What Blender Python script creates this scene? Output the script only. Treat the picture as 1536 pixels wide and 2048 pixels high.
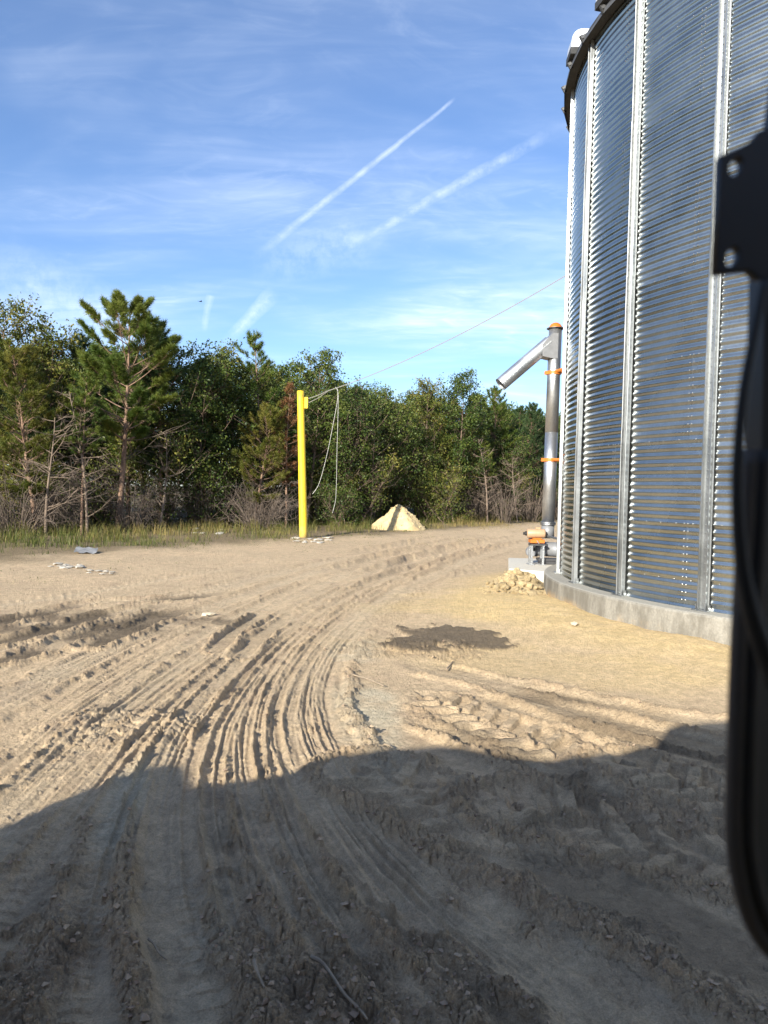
import bpy, bmesh, math, random
import numpy as np
from mathutils import Vector, Matrix

scene = bpy.context.scene
for _o in list(bpy.data.objects):
    bpy.data.objects.remove(_o)
COL = scene.collection
R = math.radians

# ------------------------------------------------------------------ camera
CAM_H = 1.9
FPX, PITCH, ROLL = 1421.0, R(-1.74), R(1.28)          # pixels of the 1536 x 2048 photograph
cam_d = bpy.data.cameras.new('camera')
cam = bpy.data.objects.new('camera', cam_d); COL.objects.link(cam); scene.camera = cam
cp, sp = math.cos(PITCH), math.sin(PITCH); cr, sr = math.cos(ROLL), math.sin(ROLL)
_fw = Vector((0, cp, sp)); _u0 = Vector((0, -sp, cp)); _r0 = Vector((1, 0, 0))
_rt = _r0 * cr + _u0 * sr; _up = _u0 * cr - _r0 * sr
m = Matrix(((_rt.x, _up.x, -_fw.x, 0), (_rt.y, _up.y, -_fw.y, 0), (_rt.z, _up.z, -_fw.z, CAM_H), (0, 0, 0, 1)))
cam.matrix_world = m
cam_d.sensor_fit = 'AUTO'; cam_d.sensor_width = 36.0
cam_d.lens = FPX / 2048 * 36.0
cam_d.clip_start = 0.05; cam_d.clip_end = 5000
cam_d.dof.use_dof = True; cam_d.dof.focus_distance = 7.5; cam_d.dof.aperture_fstop = 5.6

# ------------------------------------------------------------------ light
SUN_AZ, SUN_EL = R(28), R(22.5)                          # shadows fall towards +Y, turned to +X by SUN_AZ
SUN_DIR = Vector((math.sin(SUN_AZ) * math.cos(SUN_EL), math.cos(SUN_AZ) * math.cos(SUN_EL), -math.sin(SUN_EL)))
sun_d = bpy.data.lights.new('sun', 'SUN'); sun_d.energy = 4.3; sun_d.angle = R(0.53); sun_d.color = (1.0, 0.945, 0.83)
sun = bpy.data.objects.new('sun', sun_d); COL.objects.link(sun)
sun.rotation_euler = SUN_DIR.to_track_quat('-Z', 'Y').to_euler(); sun.location = (-20, -40, 30)
scene.view_settings.view_transform = 'Standard'; scene.view_settings.look = 'None'
scene.view_settings.gamma = 1.0; scene.view_settings.use_curve_mapping = False
scene.view_settings.exposure = 1.25
SKY_STRENGTH = 0.089


def pray(x, y):
    u = (x - 768) / FPX; v = -(y - 1024) / FPX
    X = cr * u - sr * v; Z = sr * u + cr * v
    return np.array([X, cp - Z * sp, sp + Z * cp])
def px_z(x, y, z=0.0):
    d = pray(x, y); return d * ((z - CAM_H) / d[2]) + np.array([0, 0, CAM_H])
def px_y(x, y, Y):
    d = pray(x, y); return d * (Y / d[1]) + np.array([0, 0, CAM_H])


world = bpy.data.worlds.new('World'); scene.world = world; world.use_nodes = True
world.cycles.sampling_method = 'MANUAL'; world.cycles.sample_map_resolution = 512
def build_world():
    nt = world.node_tree; N = nt.nodes; L = nt.links
    for n in list(N): N.remove(n)
    out = N.new('ShaderNodeOutputWorld'); bg = N.new('ShaderNodeBackground'); L.new(bg.outputs[0], out.inputs[0])
    bg.inputs[1].default_value = SKY_STRENGTH
    sky = N.new('ShaderNodeTexSky'); sky.sky_type = 'NISHITA'; sky.sun_disc = False
    sky.sun_elevation = SUN_EL; sky.sun_rotation = math.pi + SUN_AZ
    sky.altitude = 50; sky.air_density = 1.0; sky.dust_density = 0.5; sky.ozone_density = 2.6
    tc = N.new('ShaderNodeTexCoord')
    def M(op, a, b=None, c=None, clamp=False):
        n = N.new('ShaderNodeMath'); n.operation = op; n.use_clamp = clamp
        for i, q in enumerate((a, b, c)):
            if q is None: continue
            if isinstance(q, (int, float)): n.inputs[i].default_value = q
            else: L.new(q, n.inputs[i])
        return n.outputs[0]
    def V(op, a, b=None):
        n = N.new('ShaderNodeVectorMath'); n.operation = op
        for i, q in enumerate((a, b)):
            if q is None: continue
            if isinstance(q, tuple): n.inputs[i].default_value = q
            else: L.new(q, n.inputs[i])
        return n
    def ss(x, lo, hi):
        n = N.new('ShaderNodeMapRange'); n.interpolation_type = 'SMOOTHSTEP'
        L.new(x, n.inputs[0]); n.inputs[1].default_value = lo; n.inputs[2].default_value = hi
        return n.outputs[0]
    def noise(vec, scale, detail=6, rough=0.6, dist=0.0):
        n = N.new('ShaderNodeTexNoise'); n.inputs['Scale'].default_value = scale; n.inputs['Detail'].default_value = detail
        n.inputs['Roughness'].default_value = rough; n.inputs['Distortion'].default_value = dist
        L.new(vec, n.inputs['Vector']); return n.outputs[0]
    dirv = V('NORMALIZE', tc.outputs['Generated']).outputs[0]
    sep = N.new('ShaderNodeSeparateXYZ'); L.new(dirv, sep.inputs[0])
    dz = M('ADD', M('MAXIMUM', sep.outputs[2], 0.0), 0.12)
    comb = N.new('ShaderNodeCombineXYZ')
    L.new(M('DIVIDE', sep.outputs[0], dz), comb.inputs[0]); L.new(M('DIVIDE', sep.outputs[1], dz), comb.inputs[1])
    plane = comb.outputs[0]
    def mapped(vec, rot, scl, loc=(0, 0, 0)):
        n = N.new('ShaderNodeMapping'); L.new(vec, n.inputs[0])
        n.inputs['Rotation'].default_value = (0, 0, rot); n.inputs['Scale'].default_value = scl; n.inputs['Location'].default_value = loc
        return n.outputs[0]
    # thin cirrus veil: broad patches times fine streaks
    broad = ss(noise(mapped(plane, R(25), (0.8, 1.5, 1), (3.1, 0.4, 0)), 0.75, 4, 0.55, 0.8), 0.36, 0.72)
    streak = ss(noise(mapped(plane, R(40), (0.9, 3.2, 1)), 1.2, 7, 0.55, 1.6), 0.34, 0.80)
    wisp = ss(noise(mapped(plane, R(-15), (2.2, 4.2, 1), (1.7, 5.2, 0)), 1.8, 8, 0.6, 2.2), 0.42, 0.85)
    veil = M('MULTIPLY', broad, M('ADD', M('MULTIPLY', streak, 0.48), 0.16))
    veil = M('ADD', veil, M('MULTIPLY', M('MULTIPLY', wisp, broad), 0.30))
    low = ss(sep.outputs[2], 0.42, 0.02)
    veil = M('MULTIPLY', veil, M('ADD', M('MULTIPLY', low, 0.45), 0.55))
    # aircraft trails: soft bands on great circles
    sc = N.new('ShaderNodeVectorMath'); sc.operation = 'SCALE'; L.new(dirv, sc.inputs[0]); sc.inputs['Scale'].default_value = 1.0
    fine = noise(sc.outputs[0], 55, 6, 0.65)
    fine2 = noise(sc.outputs[0], 17, 4, 0.6)
    def trail(p0, p1, w0, w1, amt, fuzzy):
        a = Vector(pray(*p0)).normalized(); b = Vector(pray(*p1)).normalized()
        n = a.cross(b).normalized(); t = (b - a); ln = t.length; t = t / ln
        d = V('DOT_PRODUCT', dirv, tuple(n)).outputs['Value']
        d = M('ABSOLUTE', M('ADD', d, M('MULTIPLY', M('SUBTRACT', fine2, 0.5), fuzzy * 0.012)))
        al = M('DIVIDE', M('SUBTRACT', V('DOT_PRODUCT', dirv, tuple(t)).outputs['Value'], a.dot(t)), ln)
        width = M('ADD', M('MULTIPLY', al, (w1 - w0) / FPX), w0 / FPX)
        body = M('SUBTRACT', 1.0, M('DIVIDE', d, width), clamp=True)
        body = M('POWER', body, 0.8)
        ends = M('MULTIPLY', ss(al, -0.05, 0.30), ss(al, 1.02, 0.97 if w1 < 10 else 0.75))
        tex = M('ADD', M('MULTIPLY', ss(fine, 0.30, 0.68), fuzzy), 1.0 - fuzzy)
        fr = V('DOT_PRODUCT', dirv, tuple((a + b).normalized())).outputs['Value']
        return M('MULTIPLY', M('MULTIPLY', M('MULTIPLY', body, ends), tex), M('MULTIPLY', ss(fr, 0.7, 0.8), amt))
    total = veil
    for args in (((512, 512), (905, 202), 9, 3.5, 0.36, 0.6), ((690, 498), (1122, 254), 8, 12, 0.29, 0.85),
                 ((446, 690), (552, 584), 12, 18, 0.42, 0.75), ((408, 665), (420, 590), 6, 8, 0.24, 0.6),
                 ((500, 540), (760, 470), 40, 60, 0.16, 0.9), ((-60, 520), (330, 690), 70, 60, 0.24, 0.7)):
        total = M('ADD', total, trail(*args))
    total = M('MINIMUM', total, 0.85)
    mix = N.new('ShaderNodeMix'); mix.data_type = 'RGBA'
    L.new(total, mix.inputs[0]); tn = N.new('ShaderNodeMix'); tn.data_type = 'RGBA'; tn.blend_type = 'MULTIPLY'; tn.inputs[0].default_value = 1.0; L.new(sky.outputs[0], tn.inputs[6]); tn.inputs[7].default_value = (0.84, 0.92, 1.08, 1)
    L.new(tn.outputs[2], mix.inputs[6]); mix.inputs[7].default_value = (6.6, 7.2, 8.0, 1)
    L.new(mix.outputs[2], bg.inputs[0])
build_world()

# ------------------------------------------------------------------ helpers
rng = np.random.default_rng(7)

class MB:
    """collects verts / faces (numpy) and builds one mesh"""
    def __init__(s): s.v = []; s.q = []; s.t = []; s.a = []; s.n = 0
    def add(s, v, q=None, t=None, a=0.5):
        v = np.asarray(v, float).reshape(-1, 3)
        if q is not None and len(q): s.q.append(np.asarray(q, np.int64).reshape(-1, 4) + s.n)
        if t is not None and len(t): s.t.append(np.asarray(t, np.int64).reshape(-1, 3) + s.n)
        s.v.append(v); s.a.append(np.broadcast_to(np.asarray(a, float), (len(v),))); s.n += len(v)
    def tube(s, pts, rad, k=6, cap=True, a=0.5):
        pts = np.asarray(pts, float); n = len(pts)
        rad = np.broadcast_to(np.asarray(rad, float), (n,))
        tg = np.gradient(pts, axis=0); tg /= np.linalg.norm(tg, axis=1)[:, None] + 1e-12
        d = pts[-1] - pts[0]; ref = np.eye(3)[np.argmin(np.abs(d))]
        nn = np.cross(tg, ref); nn /= np.linalg.norm(nn, axis=1)[:, None] + 1e-12
        bb = np.cross(tg, nn)
        an = np.arange(k) * 2 * math.pi / k
        v = pts[:, None] + rad[:, None, None] * (np.cos(an)[None, :, None] * nn[:, None] + np.sin(an)[None, :, None] * bb[:, None])
        i = np.arange(n - 1)[:, None] * k; j = np.arange(k)[None]; j2 = (j + 1) % k
        q = np.stack([i + j, i + k + j, i + k + j2, i + j2], -1).reshape(-1, 4)
        v = v.reshape(-1, 3); t = None
        if cap:
            c = n * k; v = np.vstack([v, pts[0], pts[-1]])
            t = [(c, int(x), int((x + 1) % k)) for x in range(k)] + [(c + 1, int((n - 1) * k + (x + 1) % k), int((n - 1) * k + x)) for x in range(k)]
        s.add(v, q, t, a)
    def box(s, c, size, rot=None, a=0.5):
        h = np.array(size) / 2
        v = np.array([(x, y, z) for x in (-1, 1) for y in (-1, 1) for z in (-1, 1)], float) * h
        if rot is not None: v = v @ np.array(rot).T
        s.add(v + np.array(c), [(0, 1, 3, 2), (4, 6, 7, 5), (0, 4, 5, 1), (2, 3, 7, 6), (0, 2, 6, 4), (1, 5, 7, 3)], a=a)
    def cyl(s, p0, p1, r0, r1=None, k=24, a=0.5):
        s.tube([p0, p1], [r0, r0 if r1 is None else r1], k, True, a)
    def lathe(s, prof, c=(0, 0, 0), k=24, a=0.5):
        an = np.arange(k) * 2 * math.pi / k; P = np.array(prof, float)
        v = np.stack([P[:, None, 0] * np.cos(an), P[:, None, 0] * np.sin(an), np.broadcast_to(P[:, None, 1], (len(P), k))], -1).reshape(-1, 3) + np.array(c)
        i = np.arange(len(P) - 1)[:, None] * k; j = np.arange(k)[None]; j2 = (j + 1) % k
        s.add(v, np.stack([i + j, i + j2, i + k + j2, i + k + j], -1).reshape(-1, 4), a=a)
    def mesh(s, name, mat=None, smooth=False, bevel=0.0):
        me = bpy.data.meshes.new(name)
        v = np.vstack(s.v); q = np.vstack(s.q) if s.q else np.zeros((0, 4), np.int64); t = np.vstack(s.t) if s.t else np.zeros((0, 3), np.int64)
        fill_mesh(me, v, q, t, smooth)
        if bevel > 0:
            bm = bmesh.new(); bm.from_mesh(me)
            bmesh.ops.remove_doubles(bm, verts=bm.verts, dist=1e-5)
            ed = [e for e in bm.edges if len(e.link_faces) == 2 and e.calc_face_angle(0) > 0.5]
            bmesh.ops.bevel(bm, geom=ed, offset=bevel, segments=2, affect='EDGES', clamp_overlap=True)
            bm.to_mesh(me); bm.free()
        else:
            at = me.attributes.new('tint', 'FLOAT', 'POINT'); at.data.foreach_set('value', np.concatenate(s.a).astype(np.float32))
        if mat: me.materials.append(mat)
        return me
    def build(s, name, mat=None, parent=None, smooth=False, bevel=0.0):
        return link(name, s.mesh(name, mat, smooth, bevel), parent)

def fill_mesh(me, v, q, t, smooth=False):
    me.vertices.add(len(v)); me.vertices.foreach_set('co', np.asarray(v, np.float32).ravel())
    nl = len(q) * 4 + len(t) * 3
    me.loops.add(nl); me.loops.foreach_set('vertex_index', np.concatenate([q.ravel(), t.ravel()]).astype(np.int32))
    npz = len(q) + len(t); me.polygons.add(npz)
    st = np.concatenate([np.arange(len(q)) * 4, len(q) * 4 + np.arange(len(t)) * 3]).astype(np.int32)
    me.polygons.foreach_set('loop_start', st)
    me.polygons.foreach_set('use_smooth', np.full(npz, smooth))
    me.update(calc_edges=True)

def link(name, me, parent=None, loc=None, rz=None):
    o = bpy.data.objects.new(name, me); COL.objects.link(o)
    if parent: o.parent = parent
    if loc is not None: o.location = loc
    if rz is not None: o.rotation_euler = (0, 0, rz)
    return o
def tag(o, label=None, cat=None, group=None, kind=None):
    if label: o['label'] = label
    if cat: o['category'] = cat
    if group: o['group'] = group
    if kind: o['kind'] = kind
    return o
def thing(name, label, cat, loc=(0, 0, 0), rz=0.0, group=None):
    o = bpy.data.objects.new(name, None); COL.objects.link(o); o.location = loc; o.rotation_euler = (0, 0, rz)
    o.empty_display_size = 0.2
    return tag(o, label, cat, group)
def copy_tree(o, parent=None):
    c = o.copy(); COL.objects.link(c); c.parent = parent
    for ch in o.children: copy_tree(ch, c)
    return c

# ---- materials
def mat_new(name):
    mt = bpy.data.materials.new(name); mt.use_nodes = True
    nt = mt.node_tree; b = nt.nodes['Principled BSDF']
    return mt, nt, b
def rgb(c): return (c[0], c[1], c[2], 1)
def simple(name, c, rough=0.6, metal=0.0, var=0.25, scale=6.0, bump=0.0, bscale=40.0, coord='Object', stretch=(1, 1, 1), c2=None, spec=None, rnd=0.0):
    mt, nt, b = mat_new(name); N = nt.nodes; L = nt.links
    tc = N.new('ShaderNodeTexCoord'); mp = N.new('ShaderNodeMapping'); mp.inputs['Scale'].default_value = stretch
    L.new(tc.outputs[coord], mp.inputs[0])
    nz = N.new('ShaderNodeTexNoise'); nz.inputs['Scale'].default_value = scale; nz.inputs['Detail'].default_value = 7; nz.inputs['Roughness'].default_value = 0.65
    L.new(mp.outputs[0], nz.inputs['Vector'])
    rp = N.new('ShaderNodeValToRGB'); e = rp.color_ramp.elements
    lo = tuple(x * (1 - var) for x in c); hi = c2 or tuple(min(1, x * (1 + var)) for x in c)
    e[0].position = 0.32; e[0].color = rgb(lo); e[1].position = 0.68; e[1].color = rgb(hi)
    L.new(nz.outputs[0], rp.inputs[0]); L.new(rp.outputs[0], b.inputs['Base Color'])
    if rnd:
        oi = N.new('ShaderNodeObjectInfo'); mr = N.new('ShaderNodeMapRange'); L.new(oi.outputs['Random'], mr.inputs[0]); mr.inputs[3].default_value = 1 - rnd; mr.inputs[4].default_value = 1 + rnd * .6
        sc = N.new('ShaderNodeVectorMath'); sc.operation = 'SCALE'; L.new(rp.outputs[0], sc.inputs[0]); L.new(mr.outputs[0], sc.inputs['Scale']); L.new(sc.outputs[0], b.inputs['Base Color'])
    b.inputs['Roughness'].default_value = rough; b.inputs['Metallic'].default_value = metal
    if spec is not None: b.inputs['Specular IOR Level'].default_value = spec
    if bump:
        n2 = N.new('ShaderNodeTexNoise'); n2.inputs['Scale'].default_value = bscale; n2.inputs['Detail'].default_value = 5
        L.new(mp.outputs[0], n2.inputs['Vector'])
        bp = N.new('ShaderNodeBump'); bp.inputs['Strength'].default_value = bump; bp.inputs['Distance'].default_value = 0.02
        L.new(n2.outputs[0], bp.inputs['Height']); L.new(bp.outputs[0], b.inputs['Normal'])
    return mt

def galvanized(name, base=(0.60, 0.63, 0.65), rough=0.26, metal=1.0):
    mt, nt, b = mat_new(name); N = nt.nodes; L = nt.links
    tc = N.new('ShaderNodeTexCoord')
    vo = N.new('ShaderNodeTexVoronoi'); vo.inputs['Scale'].default_value = 45; L.new(tc.outputs['Object'], vo.inputs['Vector'])
    nz = N.new('ShaderNodeTexNoise'); nz.inputs['Scale'].default_value = 1.7; nz.inputs['Detail'].default_value = 8; L.new(tc.outputs['Object'], nz.inputs['Vector'])
    oi = N.new('ShaderNodeObjectInfo')
    def mr(src, a, b_, lo=0.0, hi=1.0):
        n = N.new('ShaderNodeMapRange'); L.new(src, n.inputs[0]); n.inputs[1].default_value = lo; n.inputs[2].default_value = hi
        n.inputs[3].default_value = a; n.inputs[4].default_value = b_; return n.outputs[0]
    sp_ = N.new('ShaderNodeSeparateColor'); L.new(vo.outputs['Color'], sp_.inputs[0])
    def mul(a, c):
        n = N.new('ShaderNodeMath'); n.operation = 'MULTIPLY'
        for i, q in enumerate((a, c)):
            if isinstance(q, (int, float)): n.inputs[i].default_value = q
            else: L.new(q, n.inputs[i])
        return n.outputs[0]
    val = mul(mul(mr(sp_.outputs[0], 0.93, 1.05), mr(nz.outputs[0], 0.86, 1.12, 0.3, 0.7)), mr(oi.outputs['Random'], 0.95, 1.05))
    mx = N.new('ShaderNodeVectorMath'); mx.operation = 'SCALE'; mx.inputs[0].default_value = base; L.new(val, mx.inputs['Scale'])
    L.new(mx.outputs[0], b.inputs['Base Color'])
    b.inputs['Metallic'].default_value = metal
    L.new(mr(nz.outputs[0], rough * 0.8, rough * 1.3, 0.3, 0.7), b.inputs['Roughness'])
    return mt

M_GALV = galvanized('galvanized_sheet', (0.38, 0.40, 0.395), 0.255, 0.97)
M_GALV2 = galvanized('galvanized_stiffener', (0.33, 0.34, 0.34), 0.42, 0.95)
M_GALV3 = galvanized('galvanized_tube', (0.50, 0.51, 0.52), 0.42, 0.95)
M_BOLT = simple('bolt_zinc', (0.34, 0.34, 0.34), 0.4, 0.9, 0.1)
M_ROOF = simple('galvanized_roof', (0.12, 0.12, 0.12), 0.5, 0.5, 0.15, 2)
M_ROOFDK = simple('eave_shade_dark', (0.03, 0.03, 0.03), 0.7, 0.0, 0.3, 5)  # near-black roof tone: shade under the overhang is put into the colour
M_VENT = simple('galvanized_vent', (0.72, 0.73, 0.73), 0.42, 0.6, 0.08, 3)
M_ORANGE = simple('orange_paint', (0.50, 0.15, 0.02), 0.42, 0, 0.12, 9)
M_TAN = simple('tan_paint', (0.38, 0.25, 0.15), 0.45, 0, 0.08, 9)
M_GREYP = simple('grey_paint', (0.22, 0.225, 0.235), 0.5, 0.2, 0.12, 9)
M_BLACK = simple('black_plastic', (0.012, 0.012, 0.012), 0.55, 0, 0.3, 9)
M_DARKMET = simple('dark_steel', (0.10, 0.10, 0.105), 0.5, 0.7, 0.2, 9)
M_BARK = simple('bark_brown', (0.15, 0.105, 0.075), 0.95, 0, 0.45, 5, 0.9, 26, stretch=(1, 1, 0.3))
M_BARKP = simple('bark_pine', (0.22, 0.14, 0.095), 0.95, 0, 0.45, 6, 0.9, 22, stretch=(1, 1, 0.35))
M_TWIG = simple('dead_twig', (0.115, 0.088, 0.068), 0.95, 0, 0.45, 3)
M_STICK = simple('weathered_stick', (0.27, 0.21, 0.145), 0.9, 0, 0.3, 12)

def leaf_mat(name, stops, rough=0.55, trans=0.3):
    mt, nt, b = mat_new(name); N = nt.nodes; L = nt.links
    at = N.new('ShaderNodeAttribute'); at.attribute_name = 'tint'
    oi = N.new('ShaderNodeObjectInfo')
    ad = N.new('ShaderNodeMath'); ad.operation = 'MULTIPLY_ADD'; L.new(oi.outputs['Random'], ad.inputs[0]); ad.inputs[1].default_value = 0.22; L.new(at.outputs['Fac'], ad.inputs[2])
    sb = N.new('ShaderNodeMath'); sb.operation = 'SUBTRACT'; L.new(ad.outputs[0], sb.inputs[0]); sb.inputs[1].default_value = 0.11
    rp = N.new('ShaderNodeValToRGB'); e = rp.color_ramp.elements
    e[0].position = 0; e[0].color = rgb(stops[0]); e[1].position = 1; e[1].color = rgb(stops[-1])
    for i, s_ in enumerate(stops[1:-1]):
        x = e.new((i + 1) / (len(stops) - 1)); x.color = rgb(s_)
    L.new(sb.outputs[0], rp.inputs[0]); L.new(rp.outputs[0], b.inputs['Base Color'])
    b.inputs['Roughness'].default_value = rough; b.inputs['Specular IOR Level'].default_value = 0.25
    tr = N.new('ShaderNodeBsdfTranslucent'); L.new(rp.outputs[0], tr.inputs[0])
    mx = N.new('ShaderNodeMixShader'); mx.inputs[0].default_value = trans
    L.new(b.outputs[0], mx.inputs[1]); L.new(tr.outputs[0], mx.inputs[2])
    L.new(mx.outputs[0], nt.nodes['Material Output'].inputs[0])
    return mt
M_NEEDLE = leaf_mat('pine_needles', [(0.028, 0.055, 0.010), (0.07, 0.115, 0.018), (0.15, 0.175, 0.032)], 0.5, 0.18)
M_NEEDLE_B = leaf_mat('dark_pine_needles', [(0.025, 0.050, 0.022), (0.040, 0.075, 0.028), (0.075, 0.110, 0.040)], 0.5, 0.25)
M_NEEDLE_O = leaf_mat('olive_pine_needles', [(0.06, 0.075, 0.014), (0.105, 0.125, 0.020), (0.19, 0.17, 0.035)], 0.5, 0.25)
M_LEAF = leaf_mat('broad_leaves', [(0.018, 0.036, 0.008), (0.050, 0.082, 0.016), (0.125, 0.145, 0.030)], 0.45, 0.2)
M_LEAF_Y = leaf_mat('yellowing_leaves', [(0.04, 0.062, 0.013), (0.09, 0.11, 0.022), (0.22, 0.19, 0.04)], 0.45, 0.22)
M_LEAF_R = leaf_mat('rust_brown_needles', [(0.08, 0.035, 0.016), (0.14, 0.06, 0.025), (0.20, 0.10, 0.04)], 0.7, 0.15)
M_GRASS = leaf_mat('grass_blades', [(0.06, 0.085, 0.018), (0.115, 0.125, 0.030), (0.20, 0.165, 0.055), (0.34, 0.25, 0.10)], 0.6, 0.25)

# ------------------------------------------------------------------ ground
def _h(ix, iy, seed):
    n = (ix.astype(np.int64) * 374761393 + iy.astype(np.int64) * 668265263 + seed * 1442695041) & 0xffffffff
    n = ((n ^ (n >> 13)) * 1274126177) & 0xffffffff
    n = ((n ^ (n >> 15)) * 2246822519) & 0xffffffff
    return ((n ^ (n >> 16)) & 0xffffff).astype(np.float64) / 0xffffff
def vnoise(x, y, seed=0):
    xi = np.floor(x); yi = np.floor(y); fx = x - xi; fy = y - yi
    fx = fx * fx * fx * (fx * (fx * 6 - 15) + 10); fy = fy * fy * fy * (fy * (fy * 6 - 15) + 10)
    a = _h(xi, yi, seed); b = _h(xi + 1, yi, seed); c = _h(xi, yi + 1, seed); d = _h(xi + 1, yi + 1, seed)
    return (a + (b - a) * fx) * (1 - fy) + (c + (d - c) * fx) * fy
def fbm(x, y, seed=0, oct=4, gain=0.5):
    s = 0; a = 1; t = 0
    for i in range(oct):
        k = 0.8 * i
        s = s + a * vnoise(x * 2 ** i * math.cos(k) - y * 2 ** i * math.sin(k), x * 2 ** i * math.sin(k) + y * 2 ** i * math.cos(k), seed + i * 17); t += a; a *= gain
    return s / t
def worley(x, y, seed=0):
    xi = np.floor(x); yi = np.floor(y)
    f1 = np.full(x.shape, 9.0); f2 = np.full(x.shape, 9.0); cid = np.zeros(x.shape)
    for dx in (-1, 0, 1):
        for dy in (-1, 0, 1):
            cx = xi + dx; cy = yi + dy
            px = cx + 0.1 + 0.8 * _h(cx, cy, seed); py = cy + 0.1 + 0.8 * _h(cx, cy, seed + 5)
            d = np.hypot(px - x, py - y)
            nr = d < f1
            f2 = np.where(nr, f1, np.minimum(f2, d)); cid = np.where(nr, _h(cx, cy, seed + 9), cid); f1 = np.where(nr, d, f1)
    return f1, f2, cid
def sstep(lo, hi, x):
    t = np.clip((x - lo) / (hi - lo), 0, 1); return t * t * (3 - 2 * t)
def catmull(P, n):
    P = np.asarray(P, float); P = np.vstack([2 * P[0] - P[1], P, 2 * P[-1] - P[-2]])
    out = []
    seg = len(P) - 3
    for k in range(n):
        u = k / (n - 1) * seg; i = min(int(u), seg - 1); t = u - i
        a, b, c, d = P[i:i + 4]
        out.append(0.5 * (2 * b + (c - a) * t + (2 * a - 5 * b + 4 * c - d) * t * t + (3 * b - a - 3 * c + d) * t ** 3))
    return np.array(out)
def resample(P, n):
    d = np.concatenate([[0], np.cumsum(np.linalg.norm(np.diff(P, axis=0), axis=1))])
    u = np.linspace(0, d[-1], n)
    return np.stack([np.interp(u, d, P[:, i]) for i in range(P.shape[1])], 1)

BIN_C = np.array([8.62, 12.28]); BIN_R = 5.39; RING_H = 1.118; BIN_Z = 0.43
CONC_R = 5.68
N_ST = 24; ST0 = -2.535; DTH = 2 * math.pi / N_ST

# edge between the haul road and the weeds, and the front of the wood (both on the ground)
EDGE = np.array([px_z(*p)[:2] for p in ((-260, 1170), (0, 1132), (130, 1121), (280, 1106), (400, 1098), (540, 1089), (610, 1084), (690, 1079), (760, 1075), (870, 1065), (1000, 1056), (1080, 1049))])
EDGE = np.vstack([[-22, 4], [-15, 10], EDGE, [18, 56], [40, 70]])
WOOD = np.array([(-34, -4), (-27, 12), (-21, 21), (-15.5, 25.5), (-11.2, 28.3), (-7, 31.5), (-3, 35.5), (1, 40), (5.5, 45), (10.5, 50), (17, 58), (40, 74)], float)

def poly_dist(x, y, P):
    """distance, signed side, arc length to polyline P for points"""
    best = np.full(x.shape, 1e9); sgn = np.zeros(x.shape); arc = np.zeros(x.shape); acc = 0.0
    for a, b in zip(P[:-1], P[1:]):
        d = b - a; L = np.hypot(*d)
        if L < 1e-9: continue
        d = d / L
        rx = x - a[0]; ry = y - a[1]
        t = np.clip(rx * d[0] + ry * d[1], 0, L)
        ex = rx - t * d[0]; ey = ry - t * d[1]
        dd = ex * ex + ey * ey
        nr = dd < best
        best = np.where(nr, dd, best)
        sgn = np.where(nr, np.sign(rx * d[1] - ry * d[0]), sgn)
        arc = np.where(nr, acc + t, arc); acc += L
    return np.sqrt(best), sgn, arc

TH_D = np.linspace(-R(35), R(35), 900)
TH_C = np.radians(np.concatenate([np.arange(-180, -36, 6), np.arange(42, 180, 6)]))
TH = np.sort(np.concatenate([TH_D, TH_C]))
U = np.linspace(1 / 2.05, 1 / 75.0, 680)
RR = np.concatenate([[0.3, 0.8, 1.3, 1.7], 1 / U, [90, 115, 150, 220, 350, 600, 1100, 2000, 3500]])

FAM_PX = [
 [(1085, 1058), (900, 1070), (700, 1096), (500, 1128), (300, 1162), (150, 1186), (-60, 1216)],
 [(1085, 1061), (900, 1079), (720, 1112), (560, 1150), (420, 1188), (290, 1225), (150, 1268), (-60, 1340)],
 [(1085, 1064), (900, 1088), (740, 1126), (600, 1172), (480, 1225), (350, 1292), (200, 1385), (80, 1475), (-60, 1590)],
 [(1085, 1067), (905, 1094), (750, 1138), (620, 1195), (520, 1252), (420, 1330), (330, 1400), (235, 1485), (130, 1590), (30, 1700), (-80, 1840)],
 [(1085, 1070), (915, 1100), (780, 1147), (660, 1207), (560, 1270), (480, 1340), (420, 1400), (365, 1470), (330, 1545), (310, 1640), (305, 1760), (320, 1900), (350, 2120)],
 [(1085, 1073), (925, 1106), (800, 1153), (690, 1215), (605, 1282), (545, 1355), (515, 1430), (512, 1510), (535, 1610), (585, 1730), (660, 1860), (750, 1980), (840, 2120)],
 [(1085, 1076), (935, 1112), (815, 1158), (722, 1220), (650, 1285), (605, 1350), (582, 1420), (590, 1495), (625, 1570), (695, 1685), (790, 1800), (905, 1920), (1060, 2120)],
 [(1085, 1080), (945, 1119), (835, 1165), (755, 1218), (692, 1272), (652, 1330), (635, 1395), (650, 1460), (690, 1530), (765, 1640), (870, 1745), (1010, 1855), (1180, 1960), (1420, 2120)],
]
FAM = [resample(catmull([px_z(*p)[:2] for p in c], 160), 90) for c in FAM_PX]
def fam(u):
    i = int(np.clip(math.floor(u), 0, len(FAM) - 2)); t = u - i
    return FAM[i] * (1 - t) + FAM[i + 1] * t

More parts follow.
